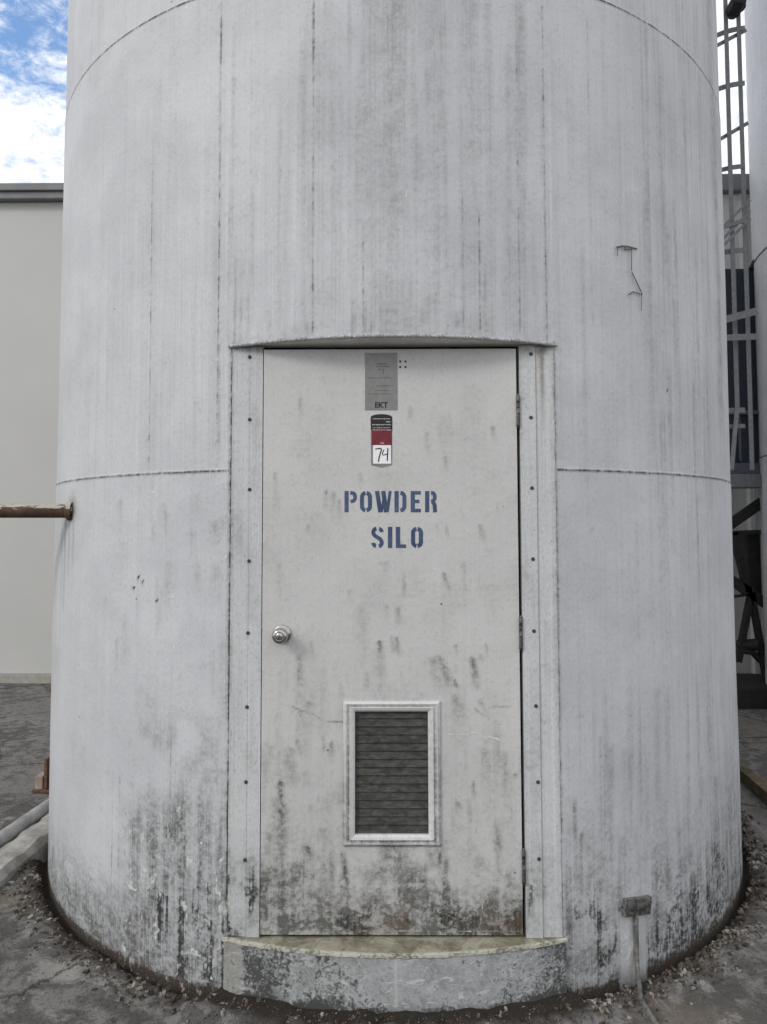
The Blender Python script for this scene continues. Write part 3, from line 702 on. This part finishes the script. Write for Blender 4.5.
np.maximum(D, sstep(-Z, -1.35, -.5) * .38 * sstep(nA * .6 + nC * .4, .40, .68), out=D)
np.maximum(D, .10 * sstep(nA, .5, .8), out=D)
np.maximum(Q, sstep(-Z, -.36, -.20) * .5 * sstep(vnoise(X * 5, Z * 8, 84, 3), .4, .65), out=Q)
for (x, y, a_, b_, k) in ((390, 875, 60, 28, .62), (372, 895, 40, 40, .5), (375, 915, 60, 22, .6), (480, 915, 50, 25, .75), (310, 915, 45, 30, .6), (330, 925, 45, 15, .6)):
    p = dp(x, y); blob(D, X, Z, *p, a_ * MPX * .6, b_ * MPX * .6, k)
np.maximum(B, sstep(-Z, -.60, -.20) * (.12 + .36 * sstep(nB * .5 + nA * .5, .42, .66)), out=B)
np.maximum(B, sstep(np.abs(X - XL), .09, .0) * sstep(-Z, -.62, -.25) * .5 * sstep(nB, .4, .7), out=B)
blob(P, X, Z, *dp(352, 870), .028, .05, .30); P_low = np.zeros_like(P)
for (a, b_, c_, d_, w_, k) in ((432, 907, 462, 922, .005, .36), (484, 890, 480, 930, .005, .4), (455, 728, 500, 740, .006, .6), (445, 735, 480, 735, .005, .5), (470, 722, 505, 728, .004, .5), (460, 795, 475, 793, .005, .4), (262, 925, 275, 920, .008, .4), (290, 930, 305, 931, .007, .4), (340, 932, 420, 931, .005, .45), (430, 932, 520, 931, .005, .45)):
    scratch(P, X, Z, dp(a, b_), dp(c_, d_), w_, k)
for (a, b_, c_, d_) in ((293, 707, 312, 714), (312, 714, 325, 721), (325, 721, 344, 722), (262, 903, 285, 898), (475, 709, 490, 720), (478, 700, 484, 708), (490, 707, 510, 706)):
    scratch(D, X, Z, dp(a, b_), dp(c_, d_), .0035, .5)
pad = np.zeros(8)
set_attr(door, *[np.concatenate([np.clip(q, 0, 1).ravel(), pad]) for q in (D, B, P, Q)])
# louvre
fx0, fx1 = on_y(343.2, 770, DF).x, on_y(440.3, 770, DF).x; fz0, fz1 = on_y(390, 845.5, DF).z, on_y(390, 701, DF).z
mb = MB()
prof = [(0., 0.0), (.0, -.006), (.008, -.012), (.018, -.009), (.0215, -.013), (.030, -.0105), (.0365, -.006), (.0365, .010)]   # (inset, y)
sx = (lx0 - fx0) / .0365; sz0 = (lz0 - fz0) / .0365; sz1 = (fz1 - lz1) / .0365
v = []
for ins, yy in prof:
    v += [(fx0 + ins * sx, DF + yy, fz0 + ins * sz0), (fx1 - ins * sx, DF + yy, fz0 + ins * sz0), (fx1 - ins * sx, DF + yy, fz1 - ins * sz1), (fx0 + ins * sx, DF + yy, fz1 - ins * sz1)]
f = [(4 * j + i, 4 * j + (i + 1) % 4, 4 * j + 4 + (i + 1) % 4, 4 * j + 4 + i) for j in range(len(prof) - 1) for i in range(4)]
mb.add(v, f)
M_VENTF = weathered('vent_frame_metal', (.60, .605, .60), (.52, .525, .52), False, .1, .35)
vf = mb.build('louvre_frame', M_VENTF, door)
qv = np.zeros(len(v)); qd = qv.copy(); qd[4 * 3:4 * 3 + 4] = .5; qd[0:2] = .9; qd[4:6] = .8; qd[8:10] = .35; qd[12:14] = .8; qd[16:18] = .2
set_attr(vf, qd, qd * .4, qv, qv)
mb = MB(); ns = 15; hgt = (lz1 - lz0) / ns
for k in range(ns):
    z0 = lz0 + k * hgt
    for (y_a, z_a, y_b, z_b) in ((.003, z0 + .0022, .0085, z0 + hgt * .985),):
        th_ = .0016
        v = [(lx0 + .001, DF + y_a, z_a), (lx1 - .001, DF + y_a, z_a), (lx1 - .001, DF + y_b, z_b), (lx0 + .001, DF + y_b, z_b)]
        v += [(a, b_ + .0035, c_ - th_) for a, b_, c_ in v]
        mb.add(v, [(0, 1, 2, 3), (7, 6, 5, 4), (0, 4, 5, 1), (3, 2, 6, 7), (0, 3, 7, 4), (1, 5, 6, 2)])
mb.build('louvre_slats', M_LOUVRE, door)
MB().box(lx0 + .0005, lx1 - .0005, DF + .024, DF + .034, lz0 + .0005, lz1 - .0005).build('vent_backing', M_BLACK, door)
# little drift of dead leaves and dust on the louvre's lower ledge is part of the grime
# knob
kp = on_y(282, 634, DF)
MB().lathe([(.0335, 0), (.0335, .004), (.0315, .008), (.017, .010), (.0145, .022), (.017, .030), (.0245, .036), (.0278, .045), (.0272, .054), (.0225, .062), (.0135, .0655), (.0125, .0645), (.0118, .0662), (.006, .067)], kp, (0, -1, 0), 36).build('door_knob', M_STEEL, door, True)
MB().box(kp.x - .0012, kp.x + .0012, kp.y - .0680, kp.y - .066, kp.z - .0045, kp.z + .0045).build('keyway', M_BLACK, door)
lp = on_y(262.5, 634, DF); MB().box(XL - .0028, XL - .0002, DF - .0008, DF + .02, lp.z - .017, lp.z + .017).build('latch', M_BLACK, door)
# hinges: knuckles on the right edge
def hinge_at(y, src=None):
    p = on_y(517.5 if y < 500 else (520.5 if y < 700 else 523.5), y, DF); p = Vector((XR + .005, DF - .004, p.z))
    if src is not None: return dup(src, p)
    mb = MB(); h = .0225; z = -.056
    for k in range(5): mb.lathe([(.0015, z), (.0068, z + .0004), (.0068, z + h - .002), (.0015, z + h - .0016)], (0, 0, 0), (0, 0, 1), 14); z += h
    mb.lathe([(.0040, -.061), (.0052, -.057)], (0, 0, 0), (0, 0, 1), 12); mb.lathe([(.0052, .057), (.0030, .062)], (0, 0, 0), (0, 0, 1), 12)
    o = mb.build('hinge', M_HINGE, door, False, loc=(0, 0, 0)); o.location = p; return o
hg = hinge_at(411); hinge_at(633, hg); hinge_at(866, hg)
# sign plate
def rect(mb, x0, y0, x1, y1, y, th):
    a = on_y(x0, y0, y); b_ = on_y(x1, y1, y)
    return mb.poly([(a.x, b_.z), (b_.x, b_.z), (b_.x, a.z), (a.x, a.z)], y, th)
rect(MB(), 365, 353, 397.5, 410, DF, .0016).build('sign_plate', M_PLATE, door)
mb = MB(); yp = DF - .0016
for x0, y0, x1, y1 in ((377, 363.4, 386, 364.4), (376, 366, 389, 367), (378, 369, 381, 370), (368, 377.5, 392, 378.3), (376, 385.5, 393, 386.2), (375, 390, 390, 390.7), (368, 393.6, 392, 394.2), (383, 368, 384, 375)): rect(mb, x0, y0, x1, y1, yp, .0003)
mb.build('etched_lines', M_PLATELINE, door)
def text(body, x0, y0, x1, y1, y, th, bold=0.0):
    """built-in font outlined into mesh, stretched to the photo's lettering box on plane y"""
    cu = bpy.data.curves.new('t', 'FONT'); cu.body = body; cu.offset = bold; cu.resolution_u = 3
    ob = bpy.data.objects.new('t', cu); COL.objects.link(ob)
    me = ob.to_mesh(); vv = np.array([q.co[:] for q in me.vertices]); ff = [tuple(p.vertices) for p in me.polygons]
    ob.to_mesh_clear(); bpy.data.objects.remove(ob); bpy.data.curves.remove(cu)
    a = on_y(x0, y0, y); b_ = on_y(x1, y1, y); lo = vv.min(0); hi = vv.max(0)
    q = (vv - lo) / np.maximum(hi - lo, 1e-9)
    return [(a.x + t[0] * (b_.x - a.x), y - th, b_.z + t[1] * (a.z - b_.z)) for t in q], ff
v, f = text('EKT', 375, 402.2, 388, 407.8, yp, .0004, .035); link('plate_lettering', v, f, M_INK, door)
mb = MB()
for x, y in ((400.2, 361.5), (405.5, 361.5), (400.2, 367), (405.5, 367)): p = on_y(x, y, DF); mb.lathe([(.0042, 0), (.004, .0006)], p, (0, -1, 0), 10)
SH = None
for x, y in ((400.2, 361.5), (405.5, 361.5), (400.2, 367), (405.5, 367)):
    p = on_y(x, y, DF)
    if SH is None: SH = MB().lathe([(.0044, 0), (.0040, .0006)], (0, 0, 0), (0, -1, 0), 10).build('screw_hole', M_SCREW, door, loc=(0, 0, 0)); SH.location = p
    else: dup(SH, p)
# lot tag
def tagpoly(x0, x1, pts, y): return [(on_y(a, b_, y).x, on_y(a, b_, y).z) for a, b_ in pts]
top = [(370.6 + 10.8 - 10.8 * math.cos(t), 417.3 - 3.2 * math.sin(t)) for t in np.linspace(0, math.pi, 12)]
tg = MB().poly(tagpoly(0, 0, top + [(392.2, 465), (382, 467.6), (371.2, 465.2)], DF)[::-1], DF, .0008).build('lot_sticker', M_TAGG, door)
y1 = DF - .0008
MB().poly(tagpoly(0, 0, top + [(392.4, 430.5), (370.8, 430.5)], y1)[::-1], y1, .0003).build('sticker_header', M_INK, door)
rect(MB(), 371.6, 429, 391.9, 445, y1 - .0003, .0003).build('sticker_red_field', M_RED, door)
rect(MB(), 373, 445.2, 391, 463.6, y1, .0004).build('sticker_number_field', M_TAGW, door)
mb = MB(); r2 = random.Random(3)
for yy, a, b_, h_ in ((418.4, 372.6, 390, .9), (421.2, 386, 390.5, 1.2), (424.3, 372.2, 391, 1.1), (427.4, 372.8, 390.2, .8), (429.6, 371.8, 391, .8), (442.6, 380.3, 384, 1.3)):
    x = a; mb = MB()
    while x < b_ - .3:
        w_ = r2.uniform(.5, 1.3); rect(mb, x, yy, min(x + w_, b_), yy + h_ * r2.uniform(.6, 1), y1 - .0006, .0002); x += w_ + r2.uniform(.2, .45)
    mb.build('small_print_line', M_TAGPINK, door)
def stroke(mb, pts, w_, y, th):
    """ribbon of constant width through photo points on plane y"""
    P = [Vector((on_y(a, b_, y).x, 0, on_y(a, b_, y).z)) for a, b_ in pts]; n = len(P); L = []; Rr = []
    for i, p in enumerate(P):
        t = (P[min(i + 1, n - 1)] - P[max(i - 1, 0)]).normalized(); nn = Vector((-t.z, 0, t.x)); hw = (w_[i] if isinstance(w_, (list, tuple)) else w_) * MPX / 2
        L.append(p + nn * hw); Rr.append(p - nn * hw)
    for i in range(n - 1):
        mb.poly([(q.x, q.z) for q in (L[i], L[i + 1], Rr[i + 1], Rr[i])][::-1], y, th)
mb = MB(); yn = y1 - .0004
stroke(mb, [(375.3, 449), (378, 448.7), (381, 448.4), (381.4, 449.4), (380.4, 453), (379, 458), (378.6, 462)], 1.25, yn, .0003)
stroke(mb, [(384, 449.5), (382.8, 452), (382.4, 454.4), (383.4, 455.2), (387.4, 454)], 1.0, yn, .0003); stroke(mb, [(387.9, 448.2), (387.6, 453), (387.3, 461)], 1.2, yn - .0001, .0003)
mb.build('sticker_number', M_INK, door)
# stencilled words
YL = DF; TL = .0005; LT = []; LN = [0]
def seg_new(): LT.append(MB()); LN[0] = 0
def seg(pts, w_): stroke(LT[-1], pts, w_, YL, TL + .00012 * LN[0]); LN[0] += 1
def arc_(cx_, cy_, rx, ry, a0, a1, n=9): return [(cx_ + rx * math.cos(math.radians(a)), cy_ + ry * math.sin(math.radians(a))) for a in np.linspace(a0, a1, n)]
def O_(x0, x1, t, b_, w_):
    cx_ = (x0 + x1) / 2; rx = (x1 - x0) / 2 - w_ / 2; ra = rx
    seg(arc_(cx_ - .0, t + w_ / 2 + ra, rx, ra, 262, 180) + arc_(cx_, b_ - w_ / 2 - ra, rx, ra, 180, 98), w_)
    seg(arc_(cx_ + .0, t + w_ / 2 + ra, rx, ra, 278, 360) + arc_(cx_, b_ - w_ / 2 - ra, rx, ra, 0, 82), w_)
T, B_y = 491, 512.3
seg_new(); seg([(346.6, T), (346.6, B_y)], 4.2)                                                     # P
seg([(350.2, T + 1.9), (352.4, T + 2.0)] + arc_(352.4, T + 6, 2.7, 4.2, 300, 420) + [(350.6, T + 10.6)], 3.6)
seg_new(); O_(360, 372, T, B_y, 4.0)
seg_new(); seg([(377, T), (380.4, B_y)], 4.3); seg([(383.2, T), (386.2, B_y)], 4.3); seg([(384.2, T + 5), (381.4, B_y)], 2.6); seg([(390.2, T), (387.3, B_y - 1)], 3.0)   # W
seg_new(); seg([(396.6, T), (396.6, B_y)], 4.2)                                                     # D
seg([(400.4, T + 1.9), (401, T + 2)] + arc_(400.8, T + 6.6, 3.6, 4.6, 290, 360) + arc_(400.8, B_y - 6.6, 3.6, 4.6, 0, 70) + [(400.4, B_y - 1.9)], 4.0)
seg_new(); seg([(412.8, T), (412.8, B_y)], 4.2); seg([(415, T + 1.8), (420.8, T + 1.8)], 3.6); seg([(415, T + 10.4), (419.4, T + 10.4)], 3.4); seg([(415, B_y - 1.8), (420.8, B_y - 1.8)], 3.6)   # E
seg_new(); seg([(427.2, T), (427.2, B_y)], 4.2)                                                     # R
seg([(431, T + 1.9), (432, T + 2)] + arc_(432, T + 6, 2.8, 4.2, 290, 430) + [(431.2, T + 10.6)], 3.8); seg([(432.6, T + 10.4), (434.6, T + 14), (435, B_y)], 4.0)
T, B_y = 526.8, 548
seg_new(); seg(arc_(376.9, T + 5.6, 3.6, 3.9, 262, 150) + [(375, T + 9), (380, T + 12.2)] + arc_(378.2, B_y - 5.6, 3.6, 3.9, 350, 440), 3.9)   # S
seg([(379, T + 2)] + arc_(378.0, T + 5.4, 3.8, 3.7, 300, 358), 3.7); seg([(376, B_y - 2)] + arc_(377.0, B_y - 5.4, 3.8, 3.7, 120, 178), 3.7)
seg_new(); seg([(390.1, T), (390.1, B_y)], 4.4)
seg_new(); seg([(398.0, T), (398.0, B_y)], 4.4); seg([(400, B_y - 1.8), (406, B_y - 1.8)], 3.6)
seg_new(); O_(411, 423, T, B_y, 4.1)
for m_ in LT: m_.build('stencil_letter', M_BLUE, door)
# scratched mark on the wall
mb = MB()
def wall_stroke(pts, w_):
    for (a, b_), (c_, d_) in zip(pts[:-1], pts[1:]):
        p, q = on_cyl(a, b_, R + .0045), on_cyl(c_, d_, R + .0045); nrm = Vector((p.x, p.y, 0)).normalized(); t = (q - p).normalized(); s_ = nrm.cross(t) * (w_ * .0038 / 2)
        o_ = nrm * .0012
        v = [p - s_, p + s_, q + s_, q - s_]; v += [x + o_ for x in v]
        mb.add(v, [(4, 5, 6, 7), (0, 1, 5, 4), (1, 2, 6, 5), (2, 3, 7, 6), (3, 0, 4, 7)])
wall_stroke([(616.5, 247.5), (622, 246.3), (628, 246.8), (637, 249.2)], 1.9); wall_stroke([(624, 249.2), (632, 249.4)], 1.3); wall_stroke([(617.4, 248.5), (617.4, 256)], .6)
wall_stroke([(631.6, 250), (631.4, 271)], .8); wall_stroke([(631.6, 272), (636, 281), (642, 294)], 1.3); wall_stroke([(628.5, 295), (633, 291.8), (637, 293), (642, 295)], 1.1); wall_stroke([(641.6, 295), (641.3, 311)], .6)
mb.build('scratched_mark', M_SCRATCH, silo)

# ------------------------------------------------------------------ rusty pipe out of the silo's left side
fp = on_cyl(71, 511)
nrm = Vector((fp.x, fp.y, 0)).normalized()
pipe = empty('rusty_pipe', fp, 'rusty horizontal pipe with flaking white paint sticking out of the silo', 'pipe')
d1 = (on_y(-60, 511, fp.y - .02) - fp).normalized()
MB().tube([fp + nrm * -.02, fp + d1 * .03, fp + d1 * .2, fp + d1 * .5, fp + d1 * 1.4], .030, 20).build('pipe_body', M_RUST, pipe, True)
MB().lathe([(.042, -.01), (.042, .010), (.036, .016), (.031, .018)], fp, d1, 20).build('flange', M_RUST, pipe)

# ------------------------------------------------------------------ outlet box and conduit
bp_ = on_cyl(635, 905, R); an = math.atan2(bp_.x, -bp_.y)
nrm = Vector((math.sin(an), -math.cos(an), 0)); tang = Vector((math.cos(an), math.sin(an), 0))
ob = empty('outlet_box', bp_, 'small grimy metal outlet box low on the silo with a thin conduit', 'outlet box')
import bmesh
def obox(c, w_, h_, d_, rot=0., ch=.003):
    m = MB().box(-w_ / 2, w_ / 2, -d_ / 2, d_ / 2, -h_ / 2, h_ / 2, ch); R2 = Matrix.Rotation(rot, 3, 'Y')
    m.v = [tuple(Vector(c) + tang * q.x - nrm * q.y + Vector((0, 0, q.z))) for q in (R2 @ Vector(p) for p in m.v)]; return m
c0 = bp_ + nrm * .009
obox(c0, .132, .062, .016, .15).build('box_body', M_BOX, ob)
obox(c0 + nrm * .0105, .118, .050, .004, .15, .001).build('cover_plate', M_HINGE, ob)
cs = None
for dx_ in (-.034, .022):
    p = c0 + nrm * .0128 + tang * dx_ - Vector((0, 0, dx_ * .15))
    if cs is None: cs = MB().lathe([(.011, 0), (.010, .003), (.004, .004)], (0, 0, 0), nrm, 14).build('socket_cover', M_SCREW, ob, loc=(0, 0, 0)); cs.location = p - bp_
    else: dup(cs, p - bp_)
cp_ = c0 - tang * .010 + nrm * .004; g1 = on_z(641, 1000, .022); g2 = on_z(660, 1030, .022)
q = Vector((cp_.x, cp_.y, .035)); dg = (g1 - q); dg.z = 0
MB().tube([cp_ - Vector((0, 0, .02)), Vector((cp_.x, cp_.y, .16)), Vector((cp_.x, cp_.y, .07)), q + dg * .12, Vector((q.x, q.y, .028)) + dg * .35, g1, g2], .0085, 12).build('conduit', M_CONDUIT, ob, True)

# ------------------------------------------------------------------ neighbouring silo, right edge
NC = Vector((5.14, 1.85, 0))
ns_ = empty('neighbouring_silo', NC, 'plain white silo cut off by the right edge of the photo', 'silo')
def nring(z0, z1, r0, r1): return [(r0, z0), (r1, z1)]
mb = MB(); mb.lathe([(R + .008, -.05), (R + .008, 2.23), (R + .004, 2.234), (R + .004, 4.06), (R, 4.064), (R, 9), (.3, 9.6)], NC, (0, 0, 1), 120)
nsh = mb.build('shell', M_NSILO, ns_, True)
nv = len(nsh.data.vertices); set_attr(nsh, np.zeros(nv) + .03, np.zeros(nv), np.zeros(nv), np.zeros(nv))
WS = None
for z in (2.23, 4.06):
    pts = [(NC.x + (R + .005) * math.cos(t), NC.y + (R + .005) * math.sin(t), z) for t in np.linspace(0, 2 * math.pi, 97)]
    o = MB().tube(pts, .006, 6, cap=False).build('weld_seam', M_SCRATCH, ns_)

# ------------------------------------------------------------------ caged ladder between the silos
LY = 1.75
ld = empty('caged_ladder', on_y(735, 400, LY) * 1, 'tall grey caged ladder seen in the gap between the two silos', 'ladder')
def lp_(x, y, dy=0.): return on_y(x, y, LY + dy)
def strap(pts, w_=.05, nm='cage_strap'):
    mb = MB()
    for a, b_ in zip(pts[:-1], pts[1:]): mb.bar(a, b_, w_, .008, (1, 0, 0) if abs((Vector(b_) - Vector(a)).normalized().z) > .7 else (0, 0, 1))
    return mb.build(nm, M_GALV, ld)
def vline(x, y0, y1, dy=0):
    p = lp_(x, y0, dy); q = lp_(x, y1, dy); return p, q
for xm, ym, dyy, yb in ((728.8, 120, 0, 408), (741.5, 120, 0, 470)):
    p = lp_(xm, ym, dyy); b_ = lp_(xm, yb, dyy); pts = [(p.x, p.y, 7.2), (p.x, p.y, b_.z)]
    if yb == 408: q = lp_(731.5, 470, -.05); pts.append(q)
    mb = MB()
    for a, c_ in zip(pts[:-1], pts[1:]): mb.bar(a, c_, .035, .008, (0, 1, 0))
    mb.build('cage_strap', M_GALV, ld)
for y, th_ in ((-50, 4), (28, 5), (83, 5), (166, 4.5), (250, 5), (410, 5), (426, 4)):
    c_ = lp_(735, y, -.012); mb = MB(); pts = []
    for t in np.linspace(-80, 4, 12): pts.append((c_.x + .12 + .34 * math.sin(math.radians(t - 10)), c_.y + .34 - .34 * math.cos(math.radians(t - 10)), c_.z))
    for a, d_ in zip(pts[:-1], pts[1:]): mb.bar(a, d_, .007, th_ * .0085)
    mb.build('cage_hoop', M_GALV, ld)
for a, b_, dyy, w_ in (((716, 46), (746, 30), .03, .03), ((717, 141), (748, 123), .03, .03), ((716, 234), (750, 200), -.02, .022), ((716, 246), (750, 211), -.03, .022), ((716, 229), (750, 219), -.04, .035), ((722, 247), (750, 219), -.05, .022)):
    MB().bar(lp_(*a, dyy), lp_(*b_, dyy), .012, w_).build('brace', M_GALV, ld)
for a, b_, w_ in (((720, 321), (757, 311), .058), ((720, 338), (757, 336.5), .050)):
    MB().bar(lp_(*a, -.12), lp_(*b_, -.12), .010, w_).build('standoff_bar', M_GALV, ld)
c_ = lp_(736, 6, -.06); mb = MB(); mb.lathe([(.02, -.10), (.052, -.09), (.066, -.05), (.066, .05), (.05, .08), (.02, .09)], c_, (0, -1, .15), 10)
mb.box(c_.x + .03, c_.x + .072, c_.y - .03, c_.y + .03, c_.z - .03, c_.z + .07, .005); mb.build('fitting', M_BLACKSTEEL, ld)

# ------------------------------------------------------------------ dark cooling unit on its platform, behind the ladder
CY = 2.45
def q_(x, y, Y=CY): return on_y(x, y, Y)
a, b_ = q_(705, 269), q_(790, 474)
cu_ = empty('cooling_unit', ((a.x + b_.x) / 2, CY, b_.z), 'dark blue slatted cooling unit raised behind the caged ladder', 'cooling unit')
MB().box(a.x, b_.x, CY, CY + .25, b_.z, a.z).build('coil_body', M_DARKBLUE, cu_)
sl0 = None; w_ = b_.x - a.x; k = 0; x = a.x + .03
while x < b_.x - .02:
    if sl0 is None: sl0 = MB().box(-.012, .012, -.03, -.001, b_.z + .12, a.z - .03).build('vertical_slat', M_SLAT, cu_, loc=(0, 0, 0)); sl0.location = (x - cu_.location.x, 0, 0); sl0.data.transform(Matrix.Translation((0, 0, -b_.z)))
    else: dup(sl0, (x - cu_.location.x, 0, 0))
    x += .118
MB().box(a.x - .02, b_.x, CY - .05, CY - .032, b_.z, b_.z + .10).build('frame_rail', M_SLAT, cu_)
mb = MB().box(a.x - .02, b_.x, CY - .05, CY - .032, b_.z + .55, b_.z + .585).build('frame_rail', M_SLAT, cu_)
tp = q_(770, 258); hk = q_(762, 268); MB().bar(q_(752, 270), q_(766, 243), .05, .06).build('lifting_bracket', M_BLACKSTEEL, cu_)
# platform and black trestle
a, b_ = q_(700, 474.5), q_(800, 487.5)
pf = empty('steel_platform', (b_.x - .3, CY, 0), 'grey steel platform beam on black crossed trestle legs behind the neighbouring silo', 'platform')
MB().box(a.x, b_.x, CY - .1, CY + .20, b_.z, a.z - .003, .006).build('platform_beam', M_GALV, pf)
TY = CY + .05
def br(nm, p, q, w_): MB().bar(on_y(*p, TY), on_y(*q, TY), .06, w_ * .0098).build(nm, M_BLACKSTEEL, pf)
br('brace', (725, 528), (775, 493), 9); br('brace', (733, 533), (748, 592), 6); br('brace', (731, 580), (778, 612), 9); br('rail', (728, 533), (775, 531.5), 4)
br('leg', (751, 592), (738, 662), 5); br('leg', (751, 592), (768, 690), 5); br('rail', (730, 597), (752, 594), 2)
p, q = on_y(746.5, 534, TY + .06), on_y(790, 594, TY + .06); MB().box(p.x, q.x, TY + .06, TY + .24, q.z, p.z, .02).build('motor_housing', M_BLACKSTEEL, pf)
p = on_y(748, 645, TY); MB().lathe([(.02, -.10), (.05, -.09), (.055, .08), (.02, .10)], p, (.9, -.3, .1), 14).build('drum', M_BLACKSTEEL, pf)
MB().tube([on_y(738, 650, TY), on_y(752, 652, TY), on_y(764, 664, TY), on_y(770, 680, TY)], .03, 10).build('hose', M_BLACKSTEEL, pf, True)
p, q = on_y(715, 690, TY), on_y(820, 704, TY); MB().box(p.x, q.x, TY - .25, TY + .4, -.02, .17, .015).build('base_skid', M_BLACKSTEEL, pf)

# ------------------------------------------------------------------ loose things in the yard
p, q = on_z(50, 805, .06), on_z(-60, 882, .06); dd = (p - q).normalized()
tag(MB().tube([q, q + dd * .4, p, p + dd * .5], .037, 20, [.037, .0375, .036, .036]).build('pole', M_POLE, None, True), 'weathered pale round pole lying on the ground left of the silo', 'pole')
mb = MB(); p, q = on_z(52, 822, .05), on_z(-40, 893, .05); dd = (p - q).normalized(); nn = dd.cross(Vector((0, 0, 1)))
import itertools
kb = []; L_ = (p - q).length + .45; N_ = 60
for i in range(N_ + 1):
    t = i / N_ * L_; base = q + dd * t; e = mnoise.noise(Vector((t * 9, 1, 2))) * .012; e2 = mnoise.noise(Vector((t * 14, 7, 2))) * .012
    for off, z in ((-.085 + e, -.05), (-.075 + e, .055 + e2), (-.02, .068), (.06 + e2, .062 + e), (.085 + e2, .03), (.095 + e, -.05)):
        w = base + nn * off; kb.append((w.x, w.y, z))
f = [(i * 6 + k, i * 6 + k + 1, i * 6 + 7 + k, i * 6 + 6 + k) for i in range(N_) for k in range(5)] + [tuple(range(6)), tuple(N_ * 6 + k for k in range(6))[::-1]]
tag(link('concrete_kerb', kb, f, M_KERB), 'chipped pale concrete kerb lying below the pole left of the silo', 'kerb')
p = on_z(45, 790, 0.0)
an_ = empty('rusty_bracket', (p.x, p.y, 0), 'small rusty steel bracket on the ground at the left edge of the silo', 'bracket')
MB().box(p.x - .06, p.x + .10, p.y - .05, p.y + .05, .0, .014, .002).build('base_plate', M_RUST2, an_)
MB().box(p.x - .045, p.x + .0, p.y - .035, p.y + .045, .015, .095, .006).build('block', conc('bracket_pale_rust', (.28, .20, .16), (.45, .37, .32), (.15, .09, .07)), an_)
MB().box(p.x + .012, p.x + .03, p.y - .045, p.y + .045, .015, .20, .002).build('upright_plate', M_RUST2, an_)
p, q = on_z(733, 764, .045), on_z(790, 812, .045)
tag(MB().bar(p, q, .07, .06).build('timber', M_TIMBER), 'old brown timber lying on the ground right of the silo', 'timber')

# ------------------------------------------------------------------ rubble along the silo's foot (uncountable)
def rub(g):
    o = g.obj(); n = g.noise(o, 28, 3, .6); f_ = g.noise(o, 150, 4, .7); b_ = g.noise(o, 5, 3, .6)
    c = g.mix(g.ss(n, .36, .66), (.03, .022, .017), (.15, .125, .10)); c = g.mix(g.ss(b_ * .5 + n * .5, .50, .62), c, (.30, .285, .26))
    c = g.mix(g.ss(f_, .5, .75) * .5, c, (.03, .026, .02)); return c, .95, f_, .003
M_RUB = material('rubble', rub)
mb = MB(); r3 = random.Random(11)
def gz(x, y):
    i = int(np.clip(np.searchsorted(gx, x), 0, nx_ - 1)); j = int(np.clip(np.searchsorted(gy, y), 0, ny_ - 1)); return GZ[j, i]
cube = [(-1, -1, -1), (1, -1, -1), (1, 1, -1), (-1, 1, -1), (-1, -1, 1), (1, -1, 1), (1, 1, 1), (-1, 1, 1)]
cf = [(0, 3, 2, 1), (4, 5, 6, 7), (0, 1, 5, 4), (1, 2, 6, 5), (2, 3, 7, 6), (3, 0, 4, 7)]
for i in range(7000):
    t = r3.uniform(-95, 95) * math.pi / 180
    dr = abs(r3.gauss(.05, .045)) if r3.random() < .86 else abs(r3.gauss(0, .4))
    r_ = R + .03 + dr; s = .0016 + .0078 * r3.random()**6 * (1.3 if dr < .16 else .6)
    x, y = r_ * math.sin(t), -r_ * math.cos(t)
    if abs(t) < .34 and s > .006: continue
    rot = Matrix.Rotation(r3.uniform(0, 6.3), 3, Vector((r3.gauss(0, 1), r3.gauss(0, 1), r3.gauss(0, 1))).normalized()); z = gz(x, y) + s * .35
    sx_, sy_, sz_ = r3.uniform(.6, 1.5), r3.uniform(.6, 1.3), r3.uniform(.4, .9)
    v = [Vector((x, y, z)) + rot @ Vector((a * s * sx_ * r3.uniform(.55, 1.1), b_ * s * sy_ * r3.uniform(.55, 1.1), c_ * s * sz_ * r3.uniform(.55, 1.1))) for a, b_, c_ in cube]
    mb.add(v, cf)
rb = mb.build('rubble', M_RUB); rb['kind'] = 'stuff'
tag(rb, 'crumbled concrete, soil and paint flakes along the foot of the silo', 'rubble')
